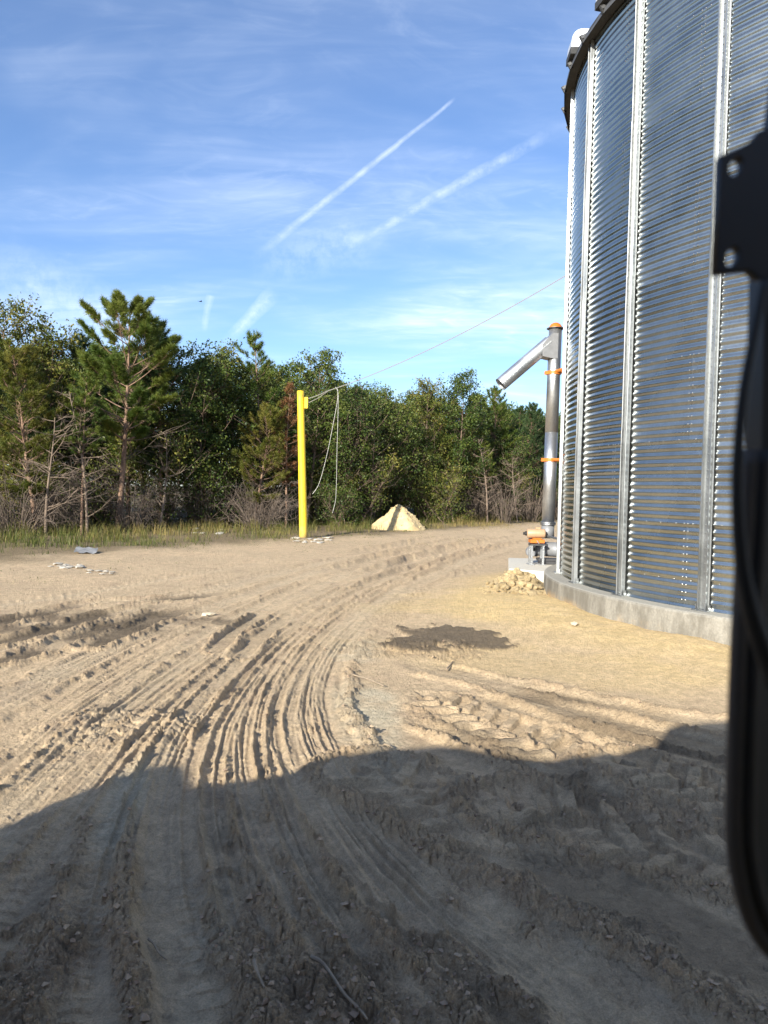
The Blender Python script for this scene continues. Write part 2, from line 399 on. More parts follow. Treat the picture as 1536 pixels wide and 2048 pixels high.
def build_ground():
    T, Rr = np.meshgrid(TH, RR)
    X = (Rr * np.sin(T)).ravel(); Y = (Rr * np.cos(T)).ravel()
    Z = np.zeros(X.shape); damp = np.zeros(X.shape); sand = np.zeros(X.shape); pale = np.zeros(X.shape); litter = np.zeros(X.shape); clod = np.zeros(X.shape)
    near = (Rr.ravel() < 75) & (np.abs(T.ravel()) < R(36.5))
    idx = np.nonzero(near)[0]
    x = X[idx]; y = Y[idx]; r = np.hypot(x, y)
    # broad undulation
    z = 0.08 * (fbm(x * 0.16, y * 0.16, 3, 3) - 0.5) + 0.05 * (fbm(x * 0.7, y * 0.7, 11, 3) - 0.5)
    mound = np.zeros(x.shape)
    de, se, _ = poly_dist(x, y, EDGE); inside = se < 0       # beyond the edge of the road
    de = np.where(inside, de, -de)
    dw, sw, _ = poly_dist(x, y, WOOD); wood = np.where(sw < 0, dw, -dw)
    road = 1 - sstep(-0.6, 0.8, de + 1.6 * (fbm(x * 0.5, y * 0.5, 41, 3) - 0.5))
    dC = np.hypot(x - BIN_C[0], y - BIN_C[1]) - CONC_R
    shoulder = 1 - sstep(0.7, 2.2, dC + 1.2 * (fbm(x * 0.6, y * 0.6, 43, 3) - 0.5))
    wob = fbm(x * 0.5, y * 0.5, 77, 2) - 0.5
    g = np.random.default_rng(21)
    cl = np.zeros(x.shape); dp = np.zeros(x.shape); fl = np.zeros(x.shape)
    def track(P, w, D, kind='rut', strength=1.0, period=0.07, seed=0, keep=0.25, rib=0.0, tfade=None, dampk=0.0, berm=0.45):
        nonlocal z, cl, dp, fl
        lo = P.min(0) - 0.8; hi = P.max(0) + 0.8
        s_ = np.nonzero((x > lo[0]) & (x < hi[0]) & (y > lo[1]) & (y < hi[1]))[0]
        # coarse prefilter in blocks
        cand = np.zeros(len(s_), bool); st = 5; xs = x[s_]; ys = y[s_]
        for k in range(0, len(P) - 1, st):
            C_ = P[k:k + st + 1]; mid_ = (C_[0] + C_[-1]) / 2; rad = np.linalg.norm(C_ - mid_, axis=1).max() + w * 2.6
            cand |= ((xs - mid_[0]) ** 2 + (ys - mid_[1]) ** 2) < rad * rad
        s_ = s_[cand]
        d, sg, arc = poly_dist(x[s_], y[s_], P)
        k = d < w * 2.6
        s_ = s_[k]; d = d[k]; sg = sg[k]; arc = arc[k]
        if len(s_) == 0: return
        xs = x[s_]; ys = y[s_]
        jit = (vnoise(arc * 2.1, arc * 0 + seed * 3.1, seed) - 0.5) * 0.25 + (vnoise(arc * 9, sg * 3 + seed, seed + 3) - 0.5) * 0.18
        s = d * sg / w
        a = np.abs(s) * (1 + jit)
        depth = 0.5 * D * (0.45 + 1.1 * vnoise(arc * 0.45, arc * 0 + seed * 7.7, seed + 1))
        depth = depth * (1 + (1.2 if kind == 'line' else 0.3) * (1 - sstep(3.0, 4.6, np.hypot(xs, ys))))
        rs_ = np.hypot(xs, ys); fade = strength * (1 - sstep(1.0, 2.2, 0.0007 * rs_ * rs_ / w))
        if tfade is not None:
            tt = arc / arc.max(); fade = fade * sstep(tfade[0], tfade[0] + tfade[2], tt) * (1 - sstep(tfade[1] - tfade[2], tfade[1], tt))
        ins = 1 - sstep(0.72, 1.02, a)
        prof = -depth * ins
        if kind == 'rut':
            prof = prof + ins * (1 - sstep(4.5, 7.5, rs_)) * (0.005 if seed % 3 == 0 else 0.0015) * np.sign(np.sin(2 * math.pi * arc / period + 2.2 * np.abs(s))) * sstep(0.3, 0.7, vnoise(arc * 0.8, s * 1.5 + 3, seed + 8))
            if rib: prof = prof + ins * rib * np.cos(math.pi * 3.0 * s)
        elif kind == 'lug':
            ph = arc / period + 0.62 * np.abs(s) + 0.5 * (s > 0)
            bar = sstep(0.50, 0.62, np.abs((ph % 1.0) - 0.5) * 2) 
            lump = 0.6 + 0.8 * vnoise(xs * 9, ys * 9, seed + 2)
            wide = 1 - sstep(0.9, 1.25, a)
            prof = wide * (bar * period * 0.19 * lump * (0.5 + D * 8) - D * 0.3) + 0 * prof
        b = np.exp(-((a - 1.28) / 0.24) ** 2)
        rough = 0.35 + 1.3 * vnoise(xs * 7, ys * 7, seed + 4)
        prof = prof + berm * depth * b * rough
        m_ = fade * (1 - sstep(1.05, 1.7, a)) * (1 - keep)
        z[s_] = z[s_] * (1 - m_) + fade * prof
        if kind == 'rut': fl[s_] = np.maximum(fl[s_] * (1 - b), ins * fade * (0.3 + 0.7 * vnoise(arc * 0.7, arc * 0 + seed, seed + 12)))
        cl[s_] = np.maximum(cl[s_] * (1 - 0.92 * ins * fade), fade * b * np.clip(depth / 0.03 - 0.25, 0, 1.1) * (kind != 'line'))
        if dampk: dp[s_] = np.maximum(dp[s_], dampk * fade * (1 - sstep(0.7, 1.1, a)) * sstep(0.2, 0.5, vnoise(xs * 1.3, ys * 1.3, seed + 6)))
    # the haul road: many passes following one sweep
    for k in range(46):
        u = g.uniform(0, len(FAM) - 1.001); P = fam(u).copy()
        P = P + np.cumsum(g.normal(0, 0.012, P.shape), 0) * np.linspace(0, 1, len(P))[:, None]
        lo = g.uniform(-0.1, 0.5); hi = g.uniform(lo + 0.35, 1.25)
        track(P, g.uniform(0.10, 0.21), g.uniform(0.010, 0.030), 'rut', 1.0, g.uniform(0.05, 0.11), 100 + k, 0.35, g.choice([0, 0.005, 0.008]), (lo, hi, 0.1))
    for u, w, D in ((0.9, .2, .03), (1.5, .2, .035), (2.25, .2, .035), (2.6, .18, .04), (3.3, .2, .035), (3.75, .2, .04), (4.2, .22, .055), (4.75, .22, .055), (5.2, .2, .045), (5.6, .2, .06), (6.05, .2, .045), (6.4, .22, .055), (6.95, .24, .05)):
        track(fam(u), w, D, 'rut', 1.0, g.uniform(0.06, 0.1), 300 + int(u * 100), 0.2, 0.006, None)
    for k in range(170):
        u = g.uniform(0.1, len(FAM) - 1.001); P = fam(u); a_ = int(g.uniform(0, 45)); b_ = min(90, a_ + int(g.uniform(45, 90))); P = P[a_:b_] + np.cumsum(g.normal(0, 0.005, (b_ - a_, 2)), 0)
        track(P, g.uniform(0.022, 0.05), g.uniform(0.010, 0.026), 'line', 1.0, 0.05, 2000 + k, 0.7, 0.0, (0, 1, .12), 0.0, 0.7)
    for k in range(22):
        track(fam(g.uniform(0.0, 5.0)), g.uniform(0.22, 0.42), g.uniform(0.09, 0.17), 'wide', 1.0, 0.1, 2600 + k, 0.6, 0.0, (-.2, g.uniform(0.45, 0.7), 0.2), 0.0, 0.6)
    def line(pts, n=70): return resample(catmull([px_z(*p)[:2] for p in pts], n), n)
    # deep muddy ruts on the far left
    for pts, D in (([(-80, 1262), (60, 1232), (180, 1207), (300, 1200), (400, 1193), (480, 1180)], .065), ([(-80, 1300), (60, 1270), (180, 1236), (280, 1216), (370, 1208)], .07),
                   ([(-60, 1335), (80, 1300), (190, 1262), (280, 1236), (345, 1215)], .06), ([(180, 1290), (260, 1258), (330, 1232), (400, 1212)], .05)):
        track(line(pts), 0.20, D, 'rut', 1.0, 0.09, int(D * 1000) + len(pts), 0.25, 0.0, (-.2, 1.0, .25), 0.9, 0.7)
    for pts in ([(430, 1300), (470, 1262), (530, 1225)], [(480, 1312), (530, 1265), (580, 1235)], [(870, 1140), (905, 1120), (945, 1105)], [(935, 1140), (960, 1122), (990, 1108)]):
        track(line(pts), 0.13, 0.05, 'rut', 1.0, 0.09, 900 + pts[0][0], 0.1, 0.0, (-.1, 1.1, .3), 0.25, 1.0)
    # straight passes beside the bin, damp in the grooves
    for pts, w, D, dk in (([(830, 1325), (1000, 1368), (1200, 1412), (1400, 1462), (1560, 1500)], .22, .05, .2), ([(1000, 1372), (1200, 1412), (1380, 1440), (1560, 1462)], .20, .05, .8),
                          ([(930, 1396), (1100, 1432), (1280, 1478), (1560, 1545)], .2, .06, .75), ([(1000, 1378), (1180, 1432), (1340, 1472), (1560, 1520)], .18, .05, .55),
                          ([(860, 1440), (960, 1480), (1060, 1520), (1200, 1600)], .2, .07, .6), ([(1180, 1500), (1330, 1530), (1560, 1580)], .22, .05, .3)):
        track(line(pts), w, D, 'rut', 1.0, 0.08, 1200 + pts[0][0] + pts[0][1], 0.15, 0.004, (-.1, 1.3, .3), dk, 0.9)
    # lugged tractor tyre prints
    for pts, w, D, pe in (([(860, 1398), (940, 1430), (1020, 1465), (1120, 1520)], .26, .055, .24), ([(740, 1545), (830, 1590), (930, 1640), (1010, 1690)], .28, .08, .27),
                          ([(860, 1575), (980, 1610), (1120, 1650), (1260, 1690)], .28, .04, .27), ([(1060, 1620), (1180, 1655), (1320, 1690), (1560, 1745)], .30, .10, .27),
                          ([(1260, 1530), (1360, 1570), (1460, 1610), (1600, 1665)], .26, .09, .24), ([(1180, 1690), (1300, 1715), (1420, 1730), (1600, 1760)], .26, .05, .26),
                          ([(760, 1250), (800, 1200), (870, 1160), (960, 1130)], .28, .012, .16)):
        track(line(pts), w, D, 'lug', 0.9, pe, 1500 + pts[0][0], 0.25, 0, (-.2, 1.2, .3), 0.12, 0.6)
    def blob(px, rx, ry, rot=0.0, fz=0.35, seed=0, soft=0.5, ns=1.7):
        c = px_z(*px)[:2]; dx = x - c[0]; dy = y - c[1]
        ca, sa = math.cos(rot), math.sin(rot)
        q = np.hypot((dx * ca + dy * sa) / rx, (-dx * sa + dy * ca) / ry)
        q = q + fz * 2 * (fbm(x * ns, y * ns, seed + 60, 5, 0.6) - 0.5)
        return 1 - sstep(1 - soft, 1 + soft * 0.3, q)
    # smooth slicked mud with scales, lower right
    sl = blob((1350, 1850), 0.85, 0.22, R(-47), 0.3, 4, 0.25, 4.0) 
    z = z * (1 - 0.85 * sl); cl = cl * (1 - 0.9 * sl)
    scales = np.maximum(blob((1060, 1690), 0.62, 0.25, R(-35), 0.4, 6, .4, 3.0), blob((1230, 1880), 0.42, 0.22, R(-50), 0.4, 7, .4, 3.0))
    q_ = (x * math.sin(R(38)) + y * math.cos(R(38))) * 13 + 1.6 * fbm(x * 7, y * 7, 33, 3) + 0.5 * fbm(x * 25, y * 25, 34, 2)
    saw = q_ - np.floor(q_)
    z = z + sstep(0.25, 0.7, scales) * (0.018 * saw * (0.4 + 1.2 * fbm(x * 10, y * 10, 35, 2)) - 0.006)
    f1, f2, ci = worley(x * 11 + 0.8 * fbm(x * 8, y * 8, 3, 2), y * 13, 31)
    z = z + scales * 0.012 * sstep(0.03, 0.10, f2 - f1) * ci
    # dried mud plates
    plates = np.maximum.reduce([blob((270, 1450), 0.8, 0.5, 0, .4, 8), blob((1400, 1590), 0.7, 0.4, 0, .4, 9)])
    f1, f2, ci = worley(x * 7.5 + fbm(x * 6, y * 6, 5, 2), y * 7.5 + fbm(x * 6, y * 6, 6, 2), 37)
    z = z + plates * (0.020 * sstep(0.02, 0.14, f2 - f1) + 0.020 * (ci - 0.5))
    # dark dumped soil beside the bin
    soil = np.maximum.reduce([blob((905, 1276), 0.72, 0.62, R(-12), 0.8, 14, 0.15, 3.6), blob((825, 1292), 0.42, 0.4, 0, 0.9, 15, 0.15, 4.2), blob((975, 1290), 0.38, 0.28, R(-20), 0.9, 16, 0.15, 4.2)])
    soil = soil * sstep(0.22, 0.5, fbm(x * 6, y * 6, 72, 4) * 0.6 + soil * 0.5)
    z = z + soil * (0.015 + 0.035 * fbm(x * 5, y * 5, 71, 4))
    dp = np.maximum(dp, soil * 0.95); cl = np.maximum(cl, 0.7 * blob((800, 1300), 1.0, 0.5, 0, 0.5, 17))
    # general crumbs; stronger on berms
    lum = fbm(x * 2.3, y * 2.3, 91, 3)
    dark = np.maximum(blob((640, 1990), 0.30, 0.30, 0, .5, 80, .4, 4), 0.7 * blob((60, 1900), 0.25, 0.9, .2, .5, 81)); dark = np.maximum(dark, 0.6 * blob((470, 1780), 0.12, 0.8, .25, .5, 82)); dark = np.maximum(dark, .6 * blob((900, 1960), .9, .18, R(-48), .5, 83)); dp = np.maximum(dp, 0.55 * dark * sstep(0.3, 0.6, fbm(x * 5, y * 5, 84, 4))); cl = np.maximum(cl, 0.55 * dark)
    cl = np.clip(cl + 0.22 * sstep(0.5, 0.75, lum) + 0.03, 0, 1.2)
    def blocks(sc, seed, amp, mask, thr, sharp=0.14):
        xx = x * sc + 0.35 * fbm(x * sc * 1.5, y * sc * 1.5, seed + 1, 2); yy = y * sc + 0.35 * fbm(x * sc * 1.5, y * sc * 1.5, seed + 2, 2)
        f1, f2, ci = worley(xx, yy, seed)
        tilt = (xx - np.floor(xx) - 0.5) * (ci * 7 % 1 - 0.5) + (yy - np.floor(yy) - 0.5) * (ci * 13 % 1 - 0.5)
        return amp * mask * (ci > thr) * sstep(0.015, sharp, f2 - f1) * (0.35 + (ci - thr) / (1 - thr) + 0.9 * tilt)
    cl = cl + 0.16 * (1 - sstep(4.2, 7.0, r)) * sstep(0.42, 0.62, fbm(x * 3.1, y * 3.1, 98, 3))
    clm = sstep(0.18, 0.62, cl + 0.5 * (fbm(x * 9, y * 9, 97, 3) - 0.5))
    nf = 1 + 0.6 * (1 - sstep(4.2, 7.0, r))
    z = z + nf * (blocks(13, 51, 0.013, sstep(0.5, 0.95, clm), 0.5, 0.12) + blocks(24, 52, 0.009, clm, 0.35, 0.12) + blocks(48, 53, 0.0050, np.clip(clm + 0.12, 0, 1), 0.25))
    z = z + blocks(34, 54, 0.006, np.ones(x.shape), 0.93)
    z = z + 0.012 * (fbm(x * 22, y * 22, 95, 3) - 0.5) * (0.25 + cl) + 0.006 * cl * np.abs(fbm(x * 9, y * 9, 96, 3) - 0.5)
    # fill against the foundation and the rubble beside it
    z = z + 0.10 * shoulder * (0.5 + fbm(x * 1.5, y * 1.5, 22, 3)) * sstep(3, 0.2, dC)
    z = z * (0.3 + 0.7 * road) + (1 - road) * (0.10 * fbm(x * 0.8, y * 0.8, 24, 3))
    Z[idx] = z
    damp[idx] = np.clip(dp + 0.8 * blob((150, 1245), 2.6, 1.1, R(10), 0.5, 18) * sstep(0.35, 0.6, fbm(x * 1.1, y * 2.2, 61, 4)), 0, 1)
    damp[idx] = np.maximum(damp[idx], 0.55 * sl)
    sand[idx] = np.clip(shoulder * 0.9 + 0.7 * blob((1000, 1215), 2.2, 1.6, 0, 0.5, 19) + 0.5 * blob((1100, 1330), 2.5, 0.8, R(-20), .5, 20), 0, 1)
    pale[idx] = np.clip(np.maximum.reduce([blob((735, 1420), 0.35, 1.3, R(8), 0.4, 23), 0.7 * blob((710, 1300), 0.4, 0.6, 0, .5, 24), 0.9 * blob((250, 1600), 0.16, 0.9, R(12), .4, 25), 0.5 * blob((420, 1900), .15, .7, .1, .4, 26), 0.30 * fl * (1 - clm)]), 0, 1)
    litter[idx] = np.maximum(sstep(-1.5, 1.0, wood), 0.75 * sstep(-0.3, 1.5, de + 1.5 * (fbm(x * 0.9, y * 0.9, 27, 3) - 0.5)))
    clod[idx] = clm
    rest = np.nonzero(~near)[0]
    de, se, _ = poly_dist(X[rest], Y[rest], EDGE); litter[rest] = np.where(se < 0, 1.0, 0.0)
    nT = len(TH); nR = len(RR)
    i = np.arange(nR - 1)[:, None] * nT; j = np.arange(nT)[None]; j2 = (j + 1) % nT
    q = np.stack([i + j, i + j2, i + nT + j2, i + nT + j], -1).reshape(-1, 4)
    V = np.stack([X, Y, Z], 1); V = np.vstack([V, [0, 0, 0]]); c = len(V) - 1
    t = np.stack([np.full(nT, c), (np.arange(nT) + 1) % nT, np.arange(nT)], 1)
    # counter-clockwise seen from above
    me = bpy.data.meshes.new('ground'); fill_mesh(me, V, q[:, ::-1], t[:, ::1], True)
    for nm, arr in (('damp', damp), ('sand', sand), ('pale', pale), ('litter', litter), ('clod', clod)):
        a = me.attributes.new(nm, 'FLOAT', 'POINT'); a.data.foreach_set('value', np.append(arr, 0).astype(np.float32))
    me.materials.append(ground_mat())
    o = link('ground', me); tag(o, kind='structure')
    return Z.reshape(nR, nT), clod.reshape(nR, nT)

def ground_mat():
    mt, nt, b = mat_new('haul_road_dirt'); N = nt.nodes; L = nt.links
    geo = N.new('ShaderNodeNewGeometry'); pos = geo.outputs['Position']
    def nz(scale, detail=6, rough=0.6):
        n = N.new('ShaderNodeTexNoise'); n.inputs['Scale'].default_value = scale; n.inputs['Detail'].default_value = detail; n.inputs['Roughness'].default_value = rough
        L.new(pos, n.inputs['Vector']); return n.outputs[0]
    def at(nm):
        n = N.new('ShaderNodeAttribute'); n.attribute_name = nm; return n.outputs['Fac']
    def mix(f, a, c, mode='MIX'):
        n = N.new('ShaderNodeMix'); n.data_type = 'RGBA'; n.blend_type = mode; n.clamp_factor = True
        if isinstance(f, float): n.inputs[0].default_value = f
        else: L.new(f, n.inputs[0])
        for i, q in ((6, a), (7, c)):
            if isinstance(q, tuple): n.inputs[i].default_value = rgb(q)
            else: L.new(q, n.inputs[i])
        return n.outputs[2]
    def ramp(src, lo, hi, a=0.0, c=1.0):
        n = N.new('ShaderNodeMapRange'); n.interpolation_type = 'SMOOTHSTEP'; L.new(src, n.inputs[0]); n.inputs[1].default_value = lo; n.inputs[2].default_value = hi; n.inputs[3].default_value = a; n.inputs[4].default_value = c; return n.outputs[0]
    def mul(a, c):
        n = N.new('ShaderNodeMath'); n.operation = 'MULTIPLY'; L.new(a, n.inputs[0])
        if isinstance(c, float): n.inputs[1].default_value = c
        else: L.new(c, n.inputs[1])
        return n.outputs[0]
    n8 = nz(8.5, 6, 0.65); big = nz(0.45, 5); mid = nz(2.6, 7); fine = nz(26, 7, 0.7); grit = nz(140, 4, 0.7)
    col = mix(ramp(big, 0.35, 0.65), (0.57, 0.43, 0.272), (0.64, 0.478, 0.298))
    col = mix(ramp(nz(1.3, 5), 0.52, 0.70, 0, 0.5), col, (0.50, 0.36, 0.235))
    col = mix(ramp(mid, 0.42, 0.70, 0, 0.55), col, (0.50, 0.365, 0.235))
    col = mix(mul(at('sand'), ramp(mid, 0.2, 0.6, 0.55, 1.0)), col, (0.68, 0.50, 0.25))
    col = mix(mul(at('pale'), ramp(mid, 0.30, 0.58, 0.30, 0.95)), col, (0.60, 0.51, 0.355))
    cl = mul(at('clod'), ramp(n8, 0.35, 0.62, 0.08, 0.55))
    col = mix(cl, col, (0.34, 0.24, 0.145))
    col = mix(at('damp'), col, (0.165, 0.125, 0.080))
    lit = mix(ramp(fine, 0.35, 0.65), (0.085, 0.065, 0.035), (0.19, 0.145, 0.075))
    col = mix(at('litter'), col, lit)
    v = N.new('ShaderNodeMath'); v.operation = 'MULTIPLY'; L.new(mul(ramp(fine, 0.3, 0.7, 0.84, 1.12), ramp(n8, 0.33, 0.67, 0.86, 1.10)), v.inputs[0]); L.new(ramp(grit, 0.3, 0.7, 0.80, 1.16), v.inputs[1])
    sc = N.new('ShaderNodeVectorMath'); sc.operation = 'SCALE'; L.new(col, sc.inputs[0]); L.new(v.outputs[0], sc.inputs['Scale'])
    L.new(sc.outputs[0], b.inputs['Base Color'])
    b.inputs['Specular IOR Level'].default_value = 0.2
    L.new(ramp(at('damp'), 0.0, 1.0, 0.95, 0.72), b.inputs['Roughness'])
    bp = N.new('ShaderNodeBump'); bp.inputs['Strength'].default_value = 0.9; bp.inputs['Distance'].default_value = 0.03
    ad = N.new('ShaderNodeMath'); ad.operation = 'MULTIPLY_ADD'; L.new(fine, ad.inputs[0]); ad.inputs[1].default_value = 1.6
    L.new(mul(grit, 0.5), ad.inputs[2]); L.new(ad.outputs[0], bp.inputs['Height']); L.new(bp.outputs[0], b.inputs['Normal'])
    return mt

GZ, GC = build_ground()
def gz(x, y):
    """ground height at a point (nearest grid vertex)"""
    r = math.hypot(x, y); th = math.atan2(x, y)
    i = int(np.argmin(np.abs(RR - r))); j = int(np.argmin(np.abs(TH - th)))
    return float(GZ[i, j])
def gz_many(x, y):
    r = np.hypot(x, y); th = np.arctan2(x, y)
    i = np.clip(len(RR) - np.searchsorted(RR[::-1] * -1, -r), 0, len(RR) - 1) if False else np.clip(np.searchsorted(RR, r), 0, len(RR) - 1)
    j = np.clip(np.searchsorted(TH, th), 0, len(TH) - 1)
    return GZ[i, j], GC[i, j]

# ------------------------------------------------------------------ grain bin
def build_bin():
    root = thing('grain_bin', 'large round corrugated galvanized steel grain bin on a concrete ring', 'grain bin', (BIN_C[0], BIN_C[1], BIN_Z))
    lam = RING_H / 11; A = 0.0064
    # one wall sheet (30 degrees wide, one ring high), shared by all 96
    na, nz_ = 18, 110
    th = np.linspace(0, math.pi / 6, na + 1); zz = np.linspace(0, RING_H, nz_ + 1)
    Tt, Zz = np.meshgrid(th, zz); rad = BIN_R + A * np.cos(2 * math.pi * Zz / lam)
    v = np.stack([rad * np.cos(Tt), rad * np.sin(Tt), Zz], -1).reshape(-1, 3)
    i = np.arange(nz_)[:, None] * (na + 1); j = np.arange(na)[None]
    q = np.stack([i + j, i + j + 1, i + na + 2 + j, i + na + 1 + j], -1).reshape(-1, 4)
    mb = MB(); mb.add(v, q); sheet = mb.mesh('wall_sheet', M_GALV, True)
    # exact normals of the corrugated cylinder, so that neighbouring sheets shade as one wall
    sl = -(-A * 2 * math.pi / lam * np.sin(2 * math.pi * Zz / lam))
    nrm = np.stack([np.cos(Tt), np.sin(Tt), sl], -1); nrm /= np.linalg.norm(nrm, axis=-1, keepdims=True)
    sheet.normals_split_custom_set_from_vertices(nrm.reshape(-1, 3).tolist())
    seam0 = ST0 - 0.055
    for k in range(8):
        for n in range(12):
            a = seam0 + n * math.pi / 6 + (0 if k % 2 == 0 else -DTH)
            link('wall_sheet', sheet, root, (0, 0, k * RING_H), a)
    # bolts: rows along the rings and pairs up the sheet joints
    mb = MB(); bp = []
    for k in range(1, 8):
        for s in range(N_ST):
            for f in (0.14, 0.32, 0.5, 0.68, 0.86): bp.append((ST0 + s * DTH + f * DTH, k * RING_H, 0.006))
    for s in range(N_ST):
        for f in (0.14, 0.32, 0.5, 0.68, 0.86): bp.append((ST0 + s * DTH + f * DTH, 0.365, 0.006))
    for k in range(8):
        for n in range(12):
            a = seam0 + n * math.pi / 6 + (0 if k % 2 == 0 else -DTH)
            for c in range(11):
                for da in (-0.005, 0.005): bp.append((a + da, k * RING_H + (c + 0.5) * lam + lam * 0.5, 0.008))
    prof = [(0.009, 0.0), (0.009, 0.006), (0.006, 0.008), (0.0, 0.009)]
    for a, z, o in bp:
        ca, sa = math.cos(a), math.sin(a)
        ang = np.arange(6) * math.pi / 3
        P = []
        for rr_, h in prof[:3]:
            for t in ang: P.append(((BIN_R + o - 0.002 + h) * ca - rr_ * math.cos(t) * sa, (BIN_R + o - 0.002 + h) * sa + rr_ * math.cos(t) * ca, z + rr_ * math.sin(t)))
        q = [(r_ * 6 + t, r_ * 6 + (t + 1) % 6, (r_ + 1) * 6 + (t + 1) % 6, (r_ + 1) * 6 + t) for r_ in range(2) for t in range(6)]
        mb.add(P, q + [(12, 13, 14, 15), (12, 15, 16, 17)])
    tag(mb.build('bolt_rows', M_BOLT, root), kind='stuff')
    # stiffeners: pressed double-ridge posts in four lengths
    seg = RING_H * 2
    prof = [(-.082, .009), (-.066, .011), (-.061, .058), (-.058, .062), (-.046, .062), (-.043, .058), (-.038, .013), (-.012, .013), (-.008, .018), (.008, .018), (.012, .013), (.038, .013), (.043, .058), (.046, .062), (.058, .062), (.061, .058), (.066, .011), (.082, .009)]
    def post(z0, z1, off):
        mb = MB(); P = np.array(prof); n = len(P)
        v = []
        for z in (z0, z1):
            for y_, r_ in P: v.append((BIN_R + r_ + off, y_, z))
        mb.add(v, [(i, i + 1, n + i + 1, n + i) for i in range(n - 1)])
        for z in np.arange(z0 + 0.08, z1 - 0.02, RING_H / 11):
            c = np.array([BIN_R + 0.019 + off, 0.0, z]); ang = np.arange(6) * math.pi / 3
            mb.add([c + (h, s_ * math.cos(t), s_ * math.sin(t)) for h, s_ in ((0, .010), (.008, .009)) for t in ang], [(t, (t + 1) % 6, 6 + (t + 1) % 6, 6 + t) for t in range(6)] + [(6, 7, 8, 9), (6, 9, 10, 11)])
        return mb.mesh('stiffener', M_GALV2)
    zj = [0.02, RING_H * 2 + .03, RING_H * 4 + .03, RING_H * 6 + .03, RING_H * 8 - .06]
    posts = [post(zj[k], zj[k + 1] + (0.16 if k < 3 else 0), 0.0045 * (3 - k)) for k in range(4)]
    mb = MB(); mb.box((BIN_R + 0.035, 0, 0.008), (0.15, 0.24, 0.016)); mb.box((BIN_R + 0.03, -0.09, 0.05), (0.05, 0.012, 0.07)); mb.box((BIN_R + 0.03, 0.09, 0.05), (0.05, 0.012, 0.07))
    plate = mb.mesh('base_plate', M_GALV2, False, 0.004)
    for s in range(N_ST):
        a = ST0 + s * DTH
        for k in range(4):
            st = link('stiffener', posts[k], root, (0, 0, 0), a)
            if k == 0: link('base_plate', plate, st)
    # roof: 48 ribbed panels on a 30 degree cone, overhanging the wall
    np_ = 48; da = 2 * math.pi / np_
    ze = RING_H * 8 - 0.02; tan = math.tan(R(30))
    mb = MB(); ro, ri = BIN_R + 0.17, 0.45
    def rp(r_, a, dz=0): return (r_ * math.cos(a), r_ * math.sin(a), ze + (BIN_R + 0.05 - r_) * tan + 0.05 + dz)
    g = 0.004
    lip = -0.075
    P = [rp(ri, g), rp(ri, da - g), rp(ro, g), rp(ro, da - g), rp(ro + .012, g, lip), rp(ro + .012, da - g, lip)]
    mb.add(P, [(0, 2, 3, 1), (2, 4, 5, 3)])
    P2 = [(p[0], p[1], p[2] - 0.004) for p in P[:4]]; mb.add(P2, [(0, 1, 3, 2)])
    # rib along one edge
    w = 0.03
    for r0, r1 in ((ri, ro + 0.03),):
        c0, c1 = np.array(rp(r0, 0.0)), np.array(rp(r1, 0.0)); up = np.array([math.sin(R(30)), 0, math.cos(R(30))])
        v = [c0 + (0, -w, 0), c0 + (0, -w * .5, 0) + up * .055, c0 + (0, w * .5, 0) + up * .055, c0 + (0, w, 0), c1 + (0, -w, 0), c1 + (0, -w * .5, 0) + up * .055, c1 + (0, w * .5, 0) + up * .055, c1 + (0, w, 0)]
        mb.add(v, [(0, 1, 5, 4), (1, 2, 6, 5), (2, 3, 7, 6), (4, 5, 6, 7)])
    pan = mb.mesh('roof_panel', M_ROOF)
    for s in range(np_): link('roof_panel', pan, root, (0, 0, 0), ST0 + s * da)
    # eave closure under the panels, coloured as their shade, with drip flaps at each joint
    mb = MB(); k = 144; an = np.arange(k + 1) * 2 * math.pi / k
    rings = [(BIN_R + 0.012, ze - 0.07), (BIN_R + 0.165, ze - 0.045), (BIN_R + 0.165, ze - 0.005)]
    v = [(r_ * math.cos(a), r_ * math.sin(a), z) for r_, z in rings for a in an]
    mb.add(v, [(r_ * (k + 1) + j, r_ * (k + 1) + j + 1, (r_ + 1) * (k + 1) + j + 1, (r_ + 1) * (k + 1) + j) for r_ in range(2) for j in range(k)])
    mb.build('eave_closure', M_ROOFDK, root)
    mb = MB(); mb.lathe([(0.5, ze + (BIN_R - 0.45) * tan + .06), (0.5, ze + (BIN_R - 0.45) * tan + .3), (0.56, ze + (BIN_R - 0.45) * tan + .3), (0.02, ze + (BIN_R - 0.45) * tan + .5)], k=32)
    mb.build('fill_cap', M_ROOF, root, True)
    mb = MB(); mb.box((BIN_R + 0.19, 0, ze - 0.03), (0.05, 0.035, 0.12), Matrix.Rotation(0.5, 3, 'Y')); flap = mb.mesh('eave_clip', M_ROOFDK)
    for s in range(0, np_): link('eave_clip', flap, root, (0, 0, 0), ST0 + s * da)
    # gooseneck roof vents
    mb = MB(); L_ = 0.34; wv = 0.24
    n = 10; v = []
    prof2 = [(-0.42, 0.02)] + [(-0.30 + 0.30 * (1 - math.cos(t)), 0.10 + 0.26 * math.sin(t)) for t in np.linspace(0, math.pi / 2, n)] + [(0.10 + 0.22 * math.sin(t), 0.14 + 0.22 * math.cos(t)) for t in np.linspace(0, math.pi / 2, n)] + [(0.335, 0.0)]
    for y_ in (-wv, wv):
        for p in prof2: v.append((p[0], y_, p[1]))
    m_ = len(prof2); mb.add(v, [(i, i + 1, m_ + i + 1, m_ + i) for i in range(m_ - 1)])
    for y_ in (-wv, wv): mb.add([(p[0], y_, p[1]) for p in prof2] + [(-0.42, y_, -0.2), (0.335, y_, 0.0)], t=[(m_, i + 1, i) for i in range(m_ - 1)])
    hood = mb.mesh('roof_vent', M_VENT, False)
